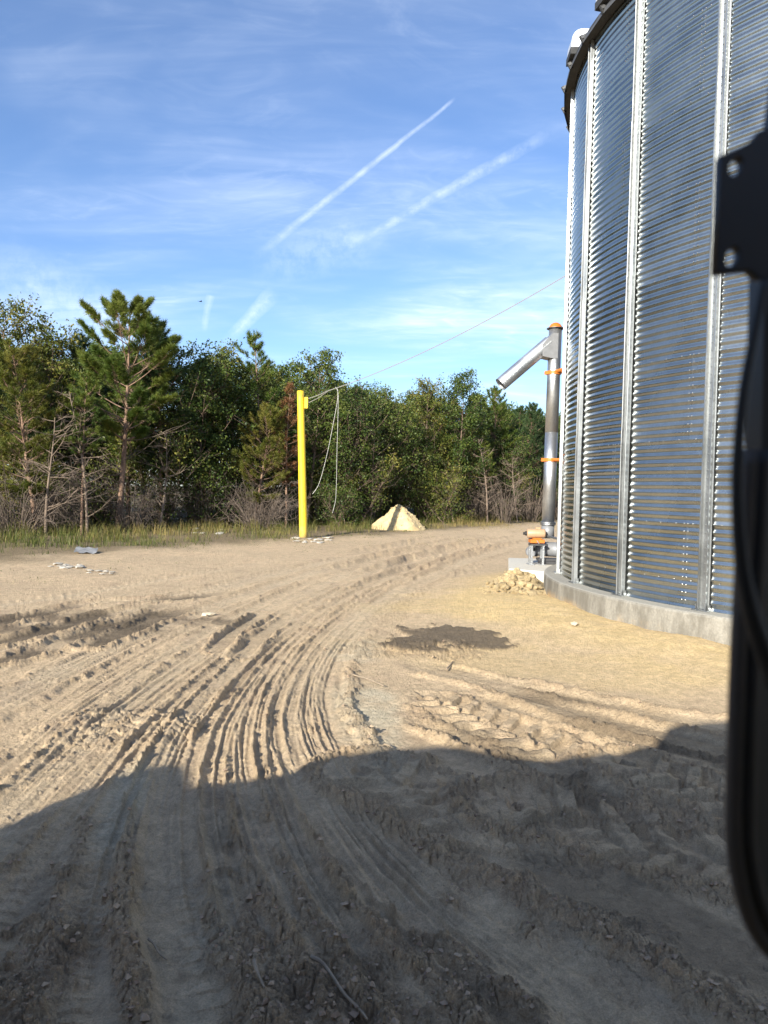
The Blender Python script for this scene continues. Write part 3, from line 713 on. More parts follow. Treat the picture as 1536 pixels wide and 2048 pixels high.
    mb = MB(); mb.box((0.16, 0, -0.05), (0.37, 2 * wv + .03, 0.13)); skirt = mb.mesh('vent_skirt', M_ROOFDK, False, 0.004)
    for a in VENTS:
        rv = BIN_R - 0.05
        vt = link('roof_vent', hood, root, (rv * math.cos(a), rv * math.sin(a), ze + 0.17), a); vt.scale = (0.78, 0.75, 0.9)
        link('vent_skirt', skirt, vt)
    return root
VENTS = [-3.19 + k * 0.2618 for k in (0, 1, 3, 5, 7, 9, 13, 17, 21)]
build_bin()

def concrete_mat(name, stain=True, k=1.0):
    mt, nt, b = mat_new(name); N = nt.nodes; L = nt.links
    tc = N.new('ShaderNodeTexCoord'); geo = N.new('ShaderNodeNewGeometry')
    def nz(scale, detail, vec, rough=0.6):
        n = N.new('ShaderNodeTexNoise'); n.inputs['Scale'].default_value = scale; n.inputs['Detail'].default_value = detail; n.inputs['Roughness'].default_value = rough; L.new(vec, n.inputs['Vector']); return n.outputs[0]
    def mr(src, lo, hi, a=0.0, c=1.0):
        n = N.new('ShaderNodeMapRange'); n.interpolation_type = 'SMOOTHSTEP'; L.new(src, n.inputs[0])
        for i, q in enumerate((lo, hi, a, c)): n.inputs[i + 1].default_value = q
        return n.outputs[0]
    def mix(f, a, c):
        n = N.new('ShaderNodeMix'); n.data_type = 'RGBA'; L.new(f, n.inputs[0])
        for i, q in ((6, a), (7, c)):
            if isinstance(q, tuple): n.inputs[i].default_value = rgb(q)
            else: L.new(q, n.inputs[i])
        return n.outputs[2]
    def mul(a, c):
        n = N.new('ShaderNodeMath'); n.operation = 'MULTIPLY'; L.new(a, n.inputs[0]); L.new(c, n.inputs[1]); return n.outputs[0]
    mp = N.new('ShaderNodeMapping'); mp.inputs['Scale'].default_value = (1, 1, 0.35); L.new(tc.outputs['Object'], mp.inputs[0])
    a = nz(1.6, 8, tc.outputs['Object'], 0.7); d = nz(3.2, 8, mp.outputs[0], 0.7); f = nz(38, 5, tc.outputs['Object'])
    col = mix(mr(f, 0.35, 0.65), (0.36 * k, 0.34 * k, 0.29 * k), (0.45 * k, 0.42 * k, 0.36 * k))
    if stain:
        sep = N.new('ShaderNodeSeparateXYZ'); L.new(tc.outputs['Object'], sep.inputs[0])
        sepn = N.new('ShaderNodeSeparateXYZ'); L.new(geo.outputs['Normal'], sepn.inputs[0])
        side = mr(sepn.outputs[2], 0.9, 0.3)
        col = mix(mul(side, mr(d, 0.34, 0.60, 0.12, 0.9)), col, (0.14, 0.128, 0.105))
        splash = mul(mr(sep.outputs[2], 0.26, 0.04), mr(a, 0.45, 0.68))
        col = mix(mul(side, splash), col, (0.55, 0.36, 0.16))
    L.new(col, b.inputs['Base Color']); b.inputs['Roughness'].default_value = 0.9; b.inputs['Specular IOR Level'].default_value = 0.2
    bp = N.new('ShaderNodeBump'); bp.inputs['Strength'].default_value = 0.35; bp.inputs['Distance'].default_value = 0.01; L.new(f, bp.inputs['Height']); L.new(bp.outputs[0], b.inputs['Normal'])
    return mt
M_CONC = concrete_mat('weathered_concrete', True, 0.72); M_CONC2 = concrete_mat('fresh_concrete', False, 1.35)
def build_foundation():
    mb = MB(); k = 160
    g = np.random.default_rng(5)
    prof = [(CONC_R + .012, -0.35), (CONC_R + .006, 0.02), (CONC_R, BIN_Z - .035), (CONC_R - .012, BIN_Z - .010), (CONC_R - .04, BIN_Z), (BIN_R - .25, BIN_Z + .004), (BIN_R - .25, -0.3)]
    an = np.arange(k) * 2 * math.pi / k; v = []
    for r_, z in prof:
        rr_ = r_ + 0.006 * (vnoise(np.cos(an) * 9, np.sin(an) * 9 + z * 3, 3) - 0.5)
        v.append(np.stack([rr_ * np.cos(an), rr_ * np.sin(an), np.full(k, z)], 1))
    i = np.arange(len(prof) - 1)[:, None] * k; j = np.arange(k)[None]; j2 = (j + 1) % k
    mb.add(np.vstack(v), np.stack([i + j, i + j2, i + k + j2, i + k + j], -1).reshape(-1, 4))
    o = mb.build('foundation_ring', M_CONC, None, False); o.location = (BIN_C[0], BIN_C[1], 0)
    tag(o, 'grey stained round concrete foundation ring carrying the grain bin', 'foundation')
build_foundation()

# ------------------------------------------------------------------ unload auger beside the bin
def build_auger():
    D = 15.2
    base = px_y(1098, 1120, D); bx, by = base[0], base[1]
    pad_z = BIN_Z - 0.02
    root = thing('unload_auger', 'galvanized vertical unload auger with orange cap and slanting discharge spout', 'auger', (bx, by, pad_z))
    L0 = np.array([bx, by, pad_z])
    top = px_y(1111, 658, D) - L0; low = px_y(1096, 1048, D) - L0
    up = (top - low) / np.linalg.norm(top - low)
    def at(t): return low + (top - low) * t
    rt = 0.133
    mb = MB(); mb.cyl(at(0), at(0.48), rt, k=40); mb.build('tube', M_GALV3, root, True)
    mb = MB(); mb.cyl(at(0.472), at(1.0), rt + 0.004, k=40); mb.build('tube', M_GALV3, root, True)
    mb = MB(); mb.cyl(at(-0.005) - up * 0.0, at(0.004), rt + 0.03, k=40); mb.cyl(at(0.005), at(0.011), rt + 0.03, k=40); mb.build('flange', M_GALV3, root)
    # cap: dark brim and orange dome
    cap = MB(); cap.lathe([(0, .0), (rt + .05, .0), (rt + .05, .012), (rt + .01, .02)], top, 32); c = cap.build('cap_brim', M_DARKMET, root)
    cap = MB(); cap.lathe([(rt + .012, .018), (rt + .0, .05), (rt * .72, .10), (rt * .42, .125), (0.0, .13)], top, 32); cap.build('cap', M_ORANGE, root, True)
    # spout: slants out and down, away from the bin
    out = np.array([-1.0, -0.12, 0]); out /= np.linalg.norm(out)
    s0 = at(0.945) + out * 0.05; e = px_y(1001, 769, D - 0.15) - L0
    sd = (e - s0); sl = np.linalg.norm(sd); sd /= sl
    mb = MB()
    def shell(p0, p1, r, k=32):
        mb.tube([p0, p1], [r, r], k, False); mb.tube([p1, p0], [r - .006, r - .006], k, False)
    shell(s0 + sd * 0.10, e, 0.145); mb.build('spout', M_GALV3, root, True)
    side = np.cross(sd, [0, 0, 1]); side /= np.linalg.norm(side)
    # transition plates either side of the head
    for sg in (-1, 1):
        off = side * 0.139 * sg
        a0 = at(0.972); a1 = at(0.845)
        nrm_in = out * -0.02
        poly = [a0 + nrm_in, a1 + nrm_in, a1 + out * 0.12, s0 + sd * 0.36 + np.array([0, 0, -.14]), s0 + sd * 0.36 + np.array([0, 0, .10]), a0 + out * 0.10]
        P = np.array([p + off for p in poly]); Q = np.array([p + off * 1.03 for p in poly]); n = len(P)
        mb = MB(); mb.add(np.vstack([P, Q]), [(i, (i + 1) % n, n + (i + 1) % n, n + i) for i in range(n)] + [(0, 1, 2, 5), (5, 2, 3, 4), (n, n + 5, n + 2, n + 1), (n + 5, n + 4, n + 3, n + 2)])
        mb.build('transition_plate', M_GREYP, root)
    mb = MB()
    a0 = at(0.972) + out * 0.10; b0 = s0 + sd * 0.36 + np.array([0, 0, .10]); a1 = at(0.845) + out * .12; b1 = s0 + sd * .36 + np.array([0, 0, -.14])
    for p, q_ in ((a0, b0), (a1, b1)):
        mb.add([p + side * .139, p - side * .139, q_ - side * .139, q_ + side * .139], [(0, 1, 2, 3)])
    mb.build('transition_cover', M_GREYP, root)
    # orange clamps with struts to the bin wall
    to_bin = np.array([BIN_C[0] - bx, BIN_C[1] - by, 0]); to_bin /= np.linalg.norm(to_bin)
    perp = np.array([-to_bin[1], to_bin[0], 0])
    for t, tilt in ((0.775, 0.10), (0.33, 0.0)):
        p = at(t)
        mb = MB(); mb.cyl(p - up * .035, p + up * .035, rt + 0.018, k=36)
        for s_ in (-1, 1): mb.box(p + out * (rt + .035) * 1.0 + perp * 0.0 + np.array([0, 0.035 * s_, 0]), (0.06, 0.012, 0.07))
        cl = mb.build('clamp', M_ORANGE, root)
        mb = MB()
        for s_ in (-1, 1):
            a = p + perp * 0.10 * s_; dist = np.linalg.norm(BIN_C - (L0 + p)[:2]) - BIN_R - 0.02
            b_ = p + to_bin * dist + perp * 0.16 * s_ + np.array([0, 0, tilt])
            mb.tube([a, b_], [.03, .03], 4)
        mb.build('strut', M_ORANGE, cl)
    # boot below the flange, horizontal tube from the bin, frame
    mb = MB(); mb.cyl(at(0) - up * 0.02, at(0) - up * 0.30, rt, rt * 1.02, 32); mb.build('boot', M_GREYP, root, True)
    hz = px_y(1084, 1098, D)[2] - L0[2]
    c0 = np.array([low[0], low[1], hz])
    mb = MB(); mb.cyl(c0 - to_bin * 0.22, c0 + to_bin * 0.60, 0.155, k=36); mb.build('horizontal_tube', M_GREYP, root, True)
    mb = MB(); mb.cyl(c0 - to_bin * 0.30, c0 - to_bin * 0.222, 0.175, k=36); mb.build('end_plate', M_DARKMET, root)
    # belt guard low at the side
    mb = MB(); gpos = px_y(1062, 1103, D) - L0
    mb.cyl(gpos + (0, -.05, 0), gpos + (0, .05, 0), 0.11, k=28); mb.box(gpos + (0.02, 0, .16), (.14, .10, .30)); mb.build('belt_guard', M_GREYP, root, False, 0.006)
    mb = MB(); p = px_y(1106, 1112, D - .1) - L0
    mb.box((p[0] - .12, p[1], 0.10), (0.42, 0.30, 0.05)); mb.box((p[0] - .12, p[1], 0.05), (0.36, 0.24, 0.09)); mb.build('skid_frame', M_DARKMET, root, False, 0.005)
    # motor on an orange mount and a galvanized stand
    mc = px_y(1073, 1067, D - 0.25) - L0
    ax = np.array([1.0, -0.10, 0.02]); ax /= np.linalg.norm(ax)
    mb = MB(); prof = [(-.20, .07), (-.19, .092), (-.17, .098), (.15, .098), (.17, .094), (.185, .07), (.19, .0)]
    mb.tube([mc + ax * p[0] for p in prof], [p[1] for p in prof], 32)
    mo = mb.build('motor', M_TAN, root, True)
    mb = MB(); mb.cyl(mc - ax * .20, mc - ax * .235, .045, k=20); mb.cyl(mc - ax * .235, mc - ax * .275, .03, k=20); mb.build('shaft_cover', M_BLACK, mo)
    mb = MB(); mb.box(mc + np.array([0.02, -.02, .11]), (.10, .08, .05)); mb.build('terminal_box', M_TAN, mo, False, .006)
    mp = px_y(1073, 1082, D - 0.25) - L0
    mb = MB(); mb.box(mp, (0.30, 0.24, 0.075)); mb.box(mp + np.array([-.0, 0, .05]), (0.18, 0.2, 0.03)); mt = mb.build('motor_mount', M_ORANGE, root, False, .008)
    mb = MB(); mb.tube([mp + np.array([-.02, -.125, .02]), mp + np.array([.03, -.14, -.05])], [.012, .012], 8); mb.build('adjusting_bolt', M_GALV3, mt)
    tb = px_y(1075, 1089, D - 0.25) - L0
    mb = MB(); mb.box(tb, (0.34, 0.26, 0.03)); mb.build('stand_top', M_DARKMET, root)
    for xx in (-0.14, 0.10):
        for yy in (-.1, .1):
            q = tb + np.array([xx, yy, 0])
            mb = MB(); mb.box((q[0], q[1], (q[2] - .015) / 2), (.042, .042, q[2] - .017)); mb.box((q[0], q[1], .008), (.12, .10, .014)); mb.build('stand_leg', M_GALV3, root)
    mb = MB(); mb.tube([mc + np.array([.22, 0, -.05]), c0 + np.array([.25, -.2, .22])], [.022, .022], 8); mb.build('brace', M_GALV3, root)
    # pad of fresh concrete
    a = px_z(1018, 1137, pad_z)[:2]; b_ = px_z(1092, 1118, pad_z)[:2]
    P = np.array([(2.42, 13.85), (3.35, 13.45), (4.3, 14.6), (4.2, 16.3), (2.9, 16.4)])
    P[0] = a
    mb = MB(); n = len(P)
    P2 = np.vstack([np.column_stack([P, np.full(n, -.2)]), np.column_stack([P, np.full(n, pad_z - .002)])])
    mb.add(P2, [(i, (i + 1) % n, n + (i + 1) % n, n + i) for i in range(n)], [(n, n + 1, n + 2), (n, n + 2, n + 3), (n, n + 3, n + 4)])
    tag(mb.build('concrete_pad', M_CONC2, None, False, 0.012), 'pale angular concrete pad under the unload auger', 'concrete pad')
build_auger()

# ------------------------------------------------------------------ trees
def bez(p0, p1, p2, n):
    t = np.linspace(0, 1, n)[:, None]
    return (1 - t) ** 2 * p0 + 2 * t * (1 - t) * p1 + t * t * p2
def unit(v): return v / (np.linalg.norm(v, axis=-1, keepdims=True) + 1e-9)

def needles(mb, pos, dirs, g, n=24, length=0.17, width=0.013, tint=None):
    """tufts of thin needles round each shoot"""
    k = len(pos)
    if k == 0: return
    P = np.repeat(pos, n, 0); D = np.repeat(unit(dirs), n, 0); m_ = len(P)
    rnd = unit(g.normal(size=(m_, 3)))
    s = g.uniform(0.25, 1.25, (m_, 1))
    nd = unit(D + rnd * s)
    back = g.uniform(0, 0.12, (m_, 1)) * D
    b = P - back
    tip = b + nd * (length * g.uniform(0.7, 1.2, (m_, 1))) - np.array([0, 0, 0.02])
    w = unit(np.cross(nd, g.normal(size=(m_, 3)))) * width * 0.5
    v = np.stack([b - w, b + w, tip], 1).reshape(-1, 3)
    tt = np.repeat(tint if tint is not None else g.uniform(0, 1, k), n) + g.normal(0, 0.08, m_)
    mb.add(v, t=np.arange(m_ * 3).reshape(-1, 3), a=np.repeat(np.clip(tt, 0, 1), 3))

def leaves(mb, pos, g, size=0.09, tint=None, up=0.4):
    k = len(pos)
    nrm = unit(g.normal(size=(k, 3)) + np.array([0, 0, up])); t = unit(np.cross(nrm, g.normal(size=(k, 3)))); b = np.cross(nrm, t)
    s = size * g.uniform(0.6, 1.3, (k, 1))
    v = np.stack([pos - t * s * 0.6, pos + b * s * 0.36 + nrm * s * 0.08, pos + t * s * 0.6, pos - b * s * 0.36 + nrm * s * 0.08], 1).reshape(-1, 3)
    tt = np.clip((tint if tint is not None else g.uniform(0, 1, k)), 0, 1)
    mb.add(v, np.arange(k * 4).reshape(-1, 4), a=np.repeat(tt, 4))

def trunk_curve(g, H, lean=(0, 0), bend=0.25, n=14):
    t = np.linspace(0, 1, n)
    ph = g.uniform(0, 6.28, 2)
    x = lean[0] * t + bend * np.sin(t * 3.0 + ph[0]) * t; y = lean[1] * t + bend * np.sin(t * 2.6 + ph[1]) * t
    return np.stack([x, y, t * H], 1)
def along(C, t):
    n = len(C) - 1; u = np.clip(t, 0, 1) * n; i = min(int(u), n - 1); f = u - i
    return C[i] * (1 - f) + C[i + 1] * f

def dead_limb(mb, g, p, d, L, r, k=4, forks=3):
    d = unit(d); e = p + d * L + np.array([0, 0, g.uniform(-0.15, 0.25) * L])
    c = p + d * L * 0.5 + unit(g.normal(size=3)) * L * 0.12
    C = bez(p, c, e, 6); mb.tube(C, np.linspace(r, r * 0.25, 6), k, False)
    for _ in range(forks):
        q = along(C, g.uniform(0.25, 0.9)); dd = unit(d + g.normal(size=3) * 0.55)
        l2 = L * g.uniform(0.2, 0.5); C2 = bez(q, q + dd * l2 * 0.5 + g.normal(size=3) * 0.04, q + dd * l2 + np.array([0, 0, g.uniform(-.1, .1) * l2]), 4)
        mb.tube(C2, np.linspace(r * 0.45, r * 0.15, 4), 3, False)

def pine_meshes(seed, H, cb=0.45, spread=2.0, r0=0.11, lean=(0, 0), density=1.0, mat=None, dead=14, deadlen=1.2, tuft_n=24, bias=0.0, pw=0.75, stp=0.30, t0=0.25, nl=0.18):
    g = np.random.default_rng(seed); C = trunk_curve(g, H, lean, 0.15)
    tk = MB(); tk.tube(C, np.linspace(r0, r0 * 0.12, len(C)) ** 1.0, 9, False)
    cr_ = MB(); tp, td, tt = [], [], []
    z = cb; step = stp / H
    ang0 = g.uniform(0, 6.28)
    while z < 0.985:
        u = (z - cb) / (1 - cb)
        prof = (0.45 + 0.55 * min(1, u / 0.25)) * (1 - u) ** pw + 0.06
        nb = g.integers(3, 6)
        ang0 += 0.9
        for b in range(nb):
            a = ang0 + b * 6.28 / nb + g.normal(0, 0.3); L = spread * prof * g.uniform(0.55, 1.25)
            el = R(8 + 42 * u + g.normal(0, 8))
            p = along(C, z + g.uniform(-.01, .01))
            d = np.array([math.cos(a) * math.cos(el), math.sin(a) * math.cos(el), math.sin(el)])
            e = p + d * L + np.array([0, 0, 0.22 * L]); c = p + d * L * 0.55
            B = bez(p, c, e, 6); tk.tube(B, np.linspace(max(.008, r0 * 0.28 * (1 - u * .6)), 0.006, 6), 4, False)
            nt_ = max(3, int(density * (4 + L * 9)))
            tl = g.uniform(0.2, 0.8)
            for s in range(nt_):
                t = t0 + (1 - t0) * (s + g.uniform(0, 1)) / nt_
                q = along(B, t); side = unit(np.cross(d, [0, 0, 1])) * g.choice([-1, 1])
                l2 = L * 0.42 * (1.1 - t) * g.uniform(0.3, 1.1) + 0.06
                q2 = q + (side * g.uniform(.4, 1) + d * 0.5 + np.array([0, 0, g.uniform(0, .5)])) * l2
                tk.tube([q, q2], [.006, .004], 3, False)
                tp.append(q2); td.append(unit(q2 - q) + np.array([0, 0, 0.6])); tt.append(np.clip(tl + 0.3 * u + g.normal(0, .15) + bias, 0, 1))
            tp.append(e); td.append(d + np.array([0, 0, .8])); tt.append(tl)
        z += step * g.uniform(0.8, 1.25)
    top = C[-1]; tp.append(top); td.append(np.array([0, 0, 1.0])); tt.append(.6)
    needles(cr_, np.array(tp), np.array(td), g, tuft_n, nl, 0.018, np.array(tt))
    dm = MB()
    for _ in range(dead):
        t = g.uniform(0.10, cb + 0.15); a = g.uniform(0, 6.28)
        dead_limb(dm, g, along(C, t), np.array([math.cos(a), math.sin(a), g.uniform(-0.05, 0.5)]), deadlen * g.uniform(0.5, 1.3), 0.02, 4, 4)
    return tk.mesh('trunk', M_BARKP, True), dm.mesh('dead_limbs', M_TWIG), cr_.mesh('crown', mat or M_NEEDLE)

def broad_meshes(seed, H, spread=1.9, cb=0.2, nleaf=9000, size=0.10, mat=None, r0=0.09, stems=1, sparse=0.0, narrow=1.0):
    g = np.random.default_rng(seed); tk = MB(); lf = MB(); cl, ct = [], []
    for s in range(stems):
        C = trunk_curve(g, H * g.uniform(0.85, 1.0), tuple(g.normal(0, 0.35 * stems ** .5, 2)), 0.22)
        if stems > 1: C = C + np.array([g.normal(0, .2), g.normal(0, .2), 0])
        tk.tube(C, np.linspace(r0, r0 * 0.1, len(C)), 7, False)
        nb = int(15 + H * 3.6)
        for b in range(nb):
            t = cb + (1 - cb) * (b + g.uniform(0, 1)) / nb; u = (t - cb) / (1 - cb)
            a = b * 2.4 + g.normal(0, .5); L = spread * narrow * (0.35 + 1.0 * math.sin(math.pi * min(1, 0.18 + 0.78 * u)) ** 0.8) * g.uniform(0.55, 1.1)
            el = R(25 + 30 * u + g.normal(0, 10)); d = np.array([math.cos(a) * math.cos(el), math.sin(a) * math.cos(el), math.sin(el)])
            p = along(C, t); e = p + d * L + np.array([0, 0, .15 * L]); B = bez(p, p + d * L * .5 + g.normal(size=3) * .08, e, 5)
            tk.tube(B, np.linspace(r0 * .35 * (1 - .6 * u), .006, 5), 4, False)
            for s2 in range(int(2 + L * 2.4)):
                t2 = g.uniform(0.3, 1.0); q = along(B, t2); q2 = q + unit(d + g.normal(size=3) * .8) * L * .33 * g.uniform(.4, 1.1)
                tk.tube([q, q2], [.008, .004], 3, False); cl.append(q2); ct.append(g.uniform(0.1, 0.8) + 0.2 * u)
            cl.append(e); ct.append(0.6)
        cl.append(C[-1]); ct.append(.7)
    cl = np.array(cl); ct = np.array(ct); w = g.uniform(0.2, 1.0, len(cl)) ** (1 + sparse); w /= w.sum()
    idx = g.choice(len(cl), nleaf, p=w)
    pos = cl[idx] + g.normal(size=(nleaf, 3)) * np.array([.17, .17, .11])
    leaves(lf, pos, g, size, ct[idx] + g.normal(0, .12, nleaf))
    return tk.mesh('trunk', M_BARK, True), None, lf.mesh('crown', mat or M_LEAF)

def twig_bush_mesh(seed, w, h, n, mat=None, r=0.014):
    """tangle of bare branches arching out of one base"""
    g = np.random.default_rng(seed); mb = MB()
    for _ in range(n):
        a = g.uniform(0, 6.28); rr_ = w * g.uniform(0.25, 1.0) ** 0.6; b = np.array([math.cos(a) * rr_ * .25, math.sin(a) * rr_ * .25, 0])
        e = np.array([math.cos(a) * rr_, math.sin(a) * rr_, h * g.uniform(0.05, 0.9)]); c = (b + e) / 2 + np.array([0, 0, h * g.uniform(0.2, 0.75)]) + g.normal(size=3) * .15 * w
        C = bez(b, c, e, 7); C[1:] += g.normal(size=(6, 3)) * 0.03
        mb.tube(C, np.linspace(r, r * .3, 7), 4, False)
        for _k in range(4):
            q = along(C, g.uniform(.25, .95)); d = unit(e - b + g.normal(size=3) * 0.8 * w); l = w * g.uniform(.12, .4)
            C2 = bez(q, q + d * l * .5 + np.array([0, 0, .05]), q + d * l + np.array([0, 0, g.uniform(-.12, .1)]), 4)
            mb.tube(C2, np.linspace(r * .5, r * .2, 4), 3, False)
    return mb.mesh('branches', mat or M_TWIG)

def make_tree(name, meshes, label, cat, x, y, rz=0.0, s=1.0, group=None, sz=None):
    o = thing(name, label, cat, (x, y, -0.03), rz, group); o.scale = (s, s, sz or s)
    for nm, me in zip(('trunk', 'dead_limbs', 'crown'), meshes):
        if me: link(nm, me, o)
    return o

def gx(px, Y):
    """ground X of photograph column px at depth Y"""
    return float(px_y(px, 1050, Y)[0])

PINE_BIG = pine_meshes(11, 9.9, 0.42, 2.7, 0.15, (0.55, 0), 3.4, M_NEEDLE, 26, 2.6, 30, 0.1, 0.38, 0.46, 0.5, 0.24)
PINE_A = pine_meshes(12, 8.2, 0.36, 1.7, 0.10, (0.2, 0), 1.6, M_NEEDLE, 16, 1.3, pw=.6)
PINE_B = pine_meshes(13, 7.4, 0.30, 1.6, 0.09, (-0.3, 0), 1.7, M_NEEDLE_B, 14, 1.1, pw=.6)
PINE_O = pine_meshes(14, 5.6, 0.22, 1.75, 0.08, (-0.9, -.3), 1.7, M_NEEDLE_O, 20, 1.2, pw=.55)
PINE_S = pine_meshes(15, 6.6, 0.50, 1.2, 0.06, (0.15, 0), 1.1, M_NEEDLE, 22, 1.1)
PINE_RUST = pine_meshes(16, 6.3, 0.30, 1.0, 0.06, (0.1, 0), 0.65, M_LEAF_R, 18, 0.9, 16)
BR_A = broad_meshes(21, 8.4, 1.7, 0.22, 12000, 0.105, M_LEAF)
BR_B = broad_meshes(22, 7.6, 1.9, 0.18, 12000, 0.11, M_LEAF, stems=2)
BR_C = broad_meshes(23, 7.2, 1.7, 0.20, 10000, 0.09, M_LEAF_Y)
BR_D = broad_meshes(24, 9.0, 1.5, 0.25, 7000, 0.10, M_LEAF_Y, sparse=1.0)
BR_E = broad_meshes(25, 6.4, 2.0, 0.10, 12000, 0.10, M_LEAF, stems=3)
def snag_meshes(seed, H, n, L):
    g = np.random.default_rng(seed); C = trunk_curve(g, H, tuple(g.normal(0, .4, 2)), .2); tk = MB(); tk.tube(C, np.linspace(.06, .012, len(C)), 7, False); dm = MB()
    for _ in range(n):
        a = g.uniform(0, 6.28); t = g.uniform(.12, .98); dead_limb(dm, g, along(C, t), np.array([math.cos(a), math.sin(a), g.uniform(0, .7)]), L * (1.15 - .7 * t) * g.uniform(.5, 1.2), .018, 4, 6)
    return tk.mesh('trunk', M_SNAG, True), dm.mesh('dead_limbs', M_SNAG), None
M_SNAG = simple('bleached_wood', (0.18, 0.135, 0.10), .95, 0, .35, 5)
SNAG_A = snag_meshes(41, 5.2, 34, 1.5); SNAG_B = snag_meshes(42, 4.2, 30, 1.7)
SHRUB = broad_meshes(26, 2.4, 0.9, 0.05, 3600, 0.08, M_LEAF_Y, r0=.03, stems=3)
SHRUB2 = broad_meshes(27, 1.7, 0.8, 0.05, 3000, 0.07, M_LEAF, r0=.025, stems=3)
TW_A = twig_bush_mesh(31, 2.3, 2.0, 110)
TW_B = twig_bush_mesh(32, 1.5, 2.4, 80)
TW_C = twig_bush_mesh(33, 1.1, 2.9, 60)

def height_scale(meshes, px, top, Y):
    """uniform scale that puts the crown top at photograph row top"""
    H = max(v.co.z for v in meshes[2].vertices); z = px_y(px, top, Y)[2]
    return z / H

def front(name, meshes, px, top, Y, rz, label, cat='tree', group=None, s=None):
    sc = height_scale(meshes, px, top, Y) * (1.06 if name == 'broadleaf_tree' else 1.02)
    o = make_tree(name, meshes, label, cat, gx(px, Y), Y, rz, s or min(sc, 1.35), group)
    o.scale = ((s or min(max(sc, .75), 1.25)), (s or min(max(sc, .75), 1.25)), sc)
    return o

front('pine_tree', PINE_BIG, 236, 588, 28.6, 0.0, 'tallest pine with bushy green crown and bare grey limbs above weeds')
front('pine_tree', PINE_O, 78, 690, 25.6, 0.5, 'low olive green pine with crooked pinkish trunk leaning over brush')
front('pine_tree', PINE_S, 163, 740, 25.8, 1.0, 'slender young pine with thin straight trunk and many dead twigs')
front('broadleaf_tree', BR_D, 8, 612, 30.5, 0.3, 'sparse yellow green broadleaf with open crown overtopping the leaning pine')
front('broadleaf_tree', BR_C, 95, 640, 31.0, 2.0, 'yellow green broadleaf with ragged top between the sparse tree and tallest pine')
front('pine_tree', PINE_B, 40, 700, 28.8, 2.2, 'dark pine filling the gap behind the leaning olive pine')
front('pine_tree', PINE_B, 148, 668, 32.0, 4.0, 'narrow dark pine whose single leader pokes up beside the tallest pine')
front('pine_tree', PINE_B, 322, 648, 31.5, 1.3, 'dark bluish pine tucked against the right side of tallest pine')
front('broadleaf_tree', BR_B, 395, 700, 32.5, 0.2, 'very dark dense broadleaf next to the bluish pine')
front('broadleaf_tree', BR_C, 455, 690, 34.5, 0.9, 'broadleaf with yellowing crown top next to the pale sparse pine')
front('pine_tree', PINE_S, 518, 664, 35.0, 3.0, 'pale sparse pine with pointed spire top behind the brush heap')
front('pine_tree', PINE_O, 505, 800, 32.8, 2.6, 'bushy olive pine with low drooping boughs above brown brush heap')
front('pine_tree', PINE_RUST, 572, 765, 33.5, 0.0, 'dead rust brown conifer standing behind the yellow pole')
front('broadleaf_tree', BR_A, 612, 704, 35.5, 1.7, 'tall leafy broadleaf rising directly behind the yellow pole top')
front('broadleaf_tree', BR_E, 668, 760, 36.5, 0.4, 'dark broadleaf behind the hanging cable ends')
front('broadleaf_tree', BR_B, 735, 772, 39.5, 2.9, 'round dark green broadleaf left of the limestone pile summit')
front('pine_tree', PINE_S, 742, 840, 38.6, 1.1, 'spindly pine sapling with pale bare stem beside limestone pile')
front('broadleaf_tree', BR_D, 836, 762, 43.5, 2.0, 'feathery open topped broadleaf above the limestone pile')
front('broadleaf_tree', BR_A, 897, 752, 44.5, 0.5, 'dense knobby topped broadleaf taller than its neighbours past the limestone pile')
front('broadleaf_tree', BR_E, 800, 800, 41.0, 1.9, 'bushy broadleaf standing right behind the limestone pile')
front('pine_tree', PINE_A, 986, 772, 48.0, 0.7, 'green pine under the end of the discharge spout')
front('pine_tree', PINE_S, 972, 880, 44.5, 2.3, 'half bare pine with sunlit pale trunk and dead lower limbs')
front('broadleaf_tree', BR_C, 935, 815, 46.5, 1.2, 'olive broadleaf between the knobby broadleaf and the green pine')
front('pine_tree', PINE_B, 1052, 806, 49.5, 3.6, 'dark pine beside the vertical auger tube')
front('broadleaf_tree', BR_B, 1080, 835, 52.0, 0.0, 'leafy tree partly hidden by the vertical auger tube')
front('broadleaf_tree', BR_E, 1020, 850, 47.5, 2.2, 'low spreading broadleaf between the half bare pine and auger')

for ms, px, Y, rz, lab in ((SNAG_B, 92, 24.9, 0.3, 'bleached bare snag leaning beside the olive pine'), (SNAG_A, 175, 25.9, 1.2, 'tall thin bare snag between slender pine and tallest pine'), (SNAG_B, 318, 29.5, 2.0, 'dark forked bare snag to the right of tallest pine'), (SNAG_A, 975, 43.6, .5, 'pale bare snag with sunlit limbs near the half bare pine'), (SNAG_A, 742, 37.8, 2.2, 'thin bare snag rising left of the limestone pile'), (SNAG_B, 1035, 45.0, 4.0, 'bare snag between half bare pine and auger tube')):
    make_tree('dead_tree', ms, lab, 'dead tree', gx(px, Y), Y, rz, 1.0)

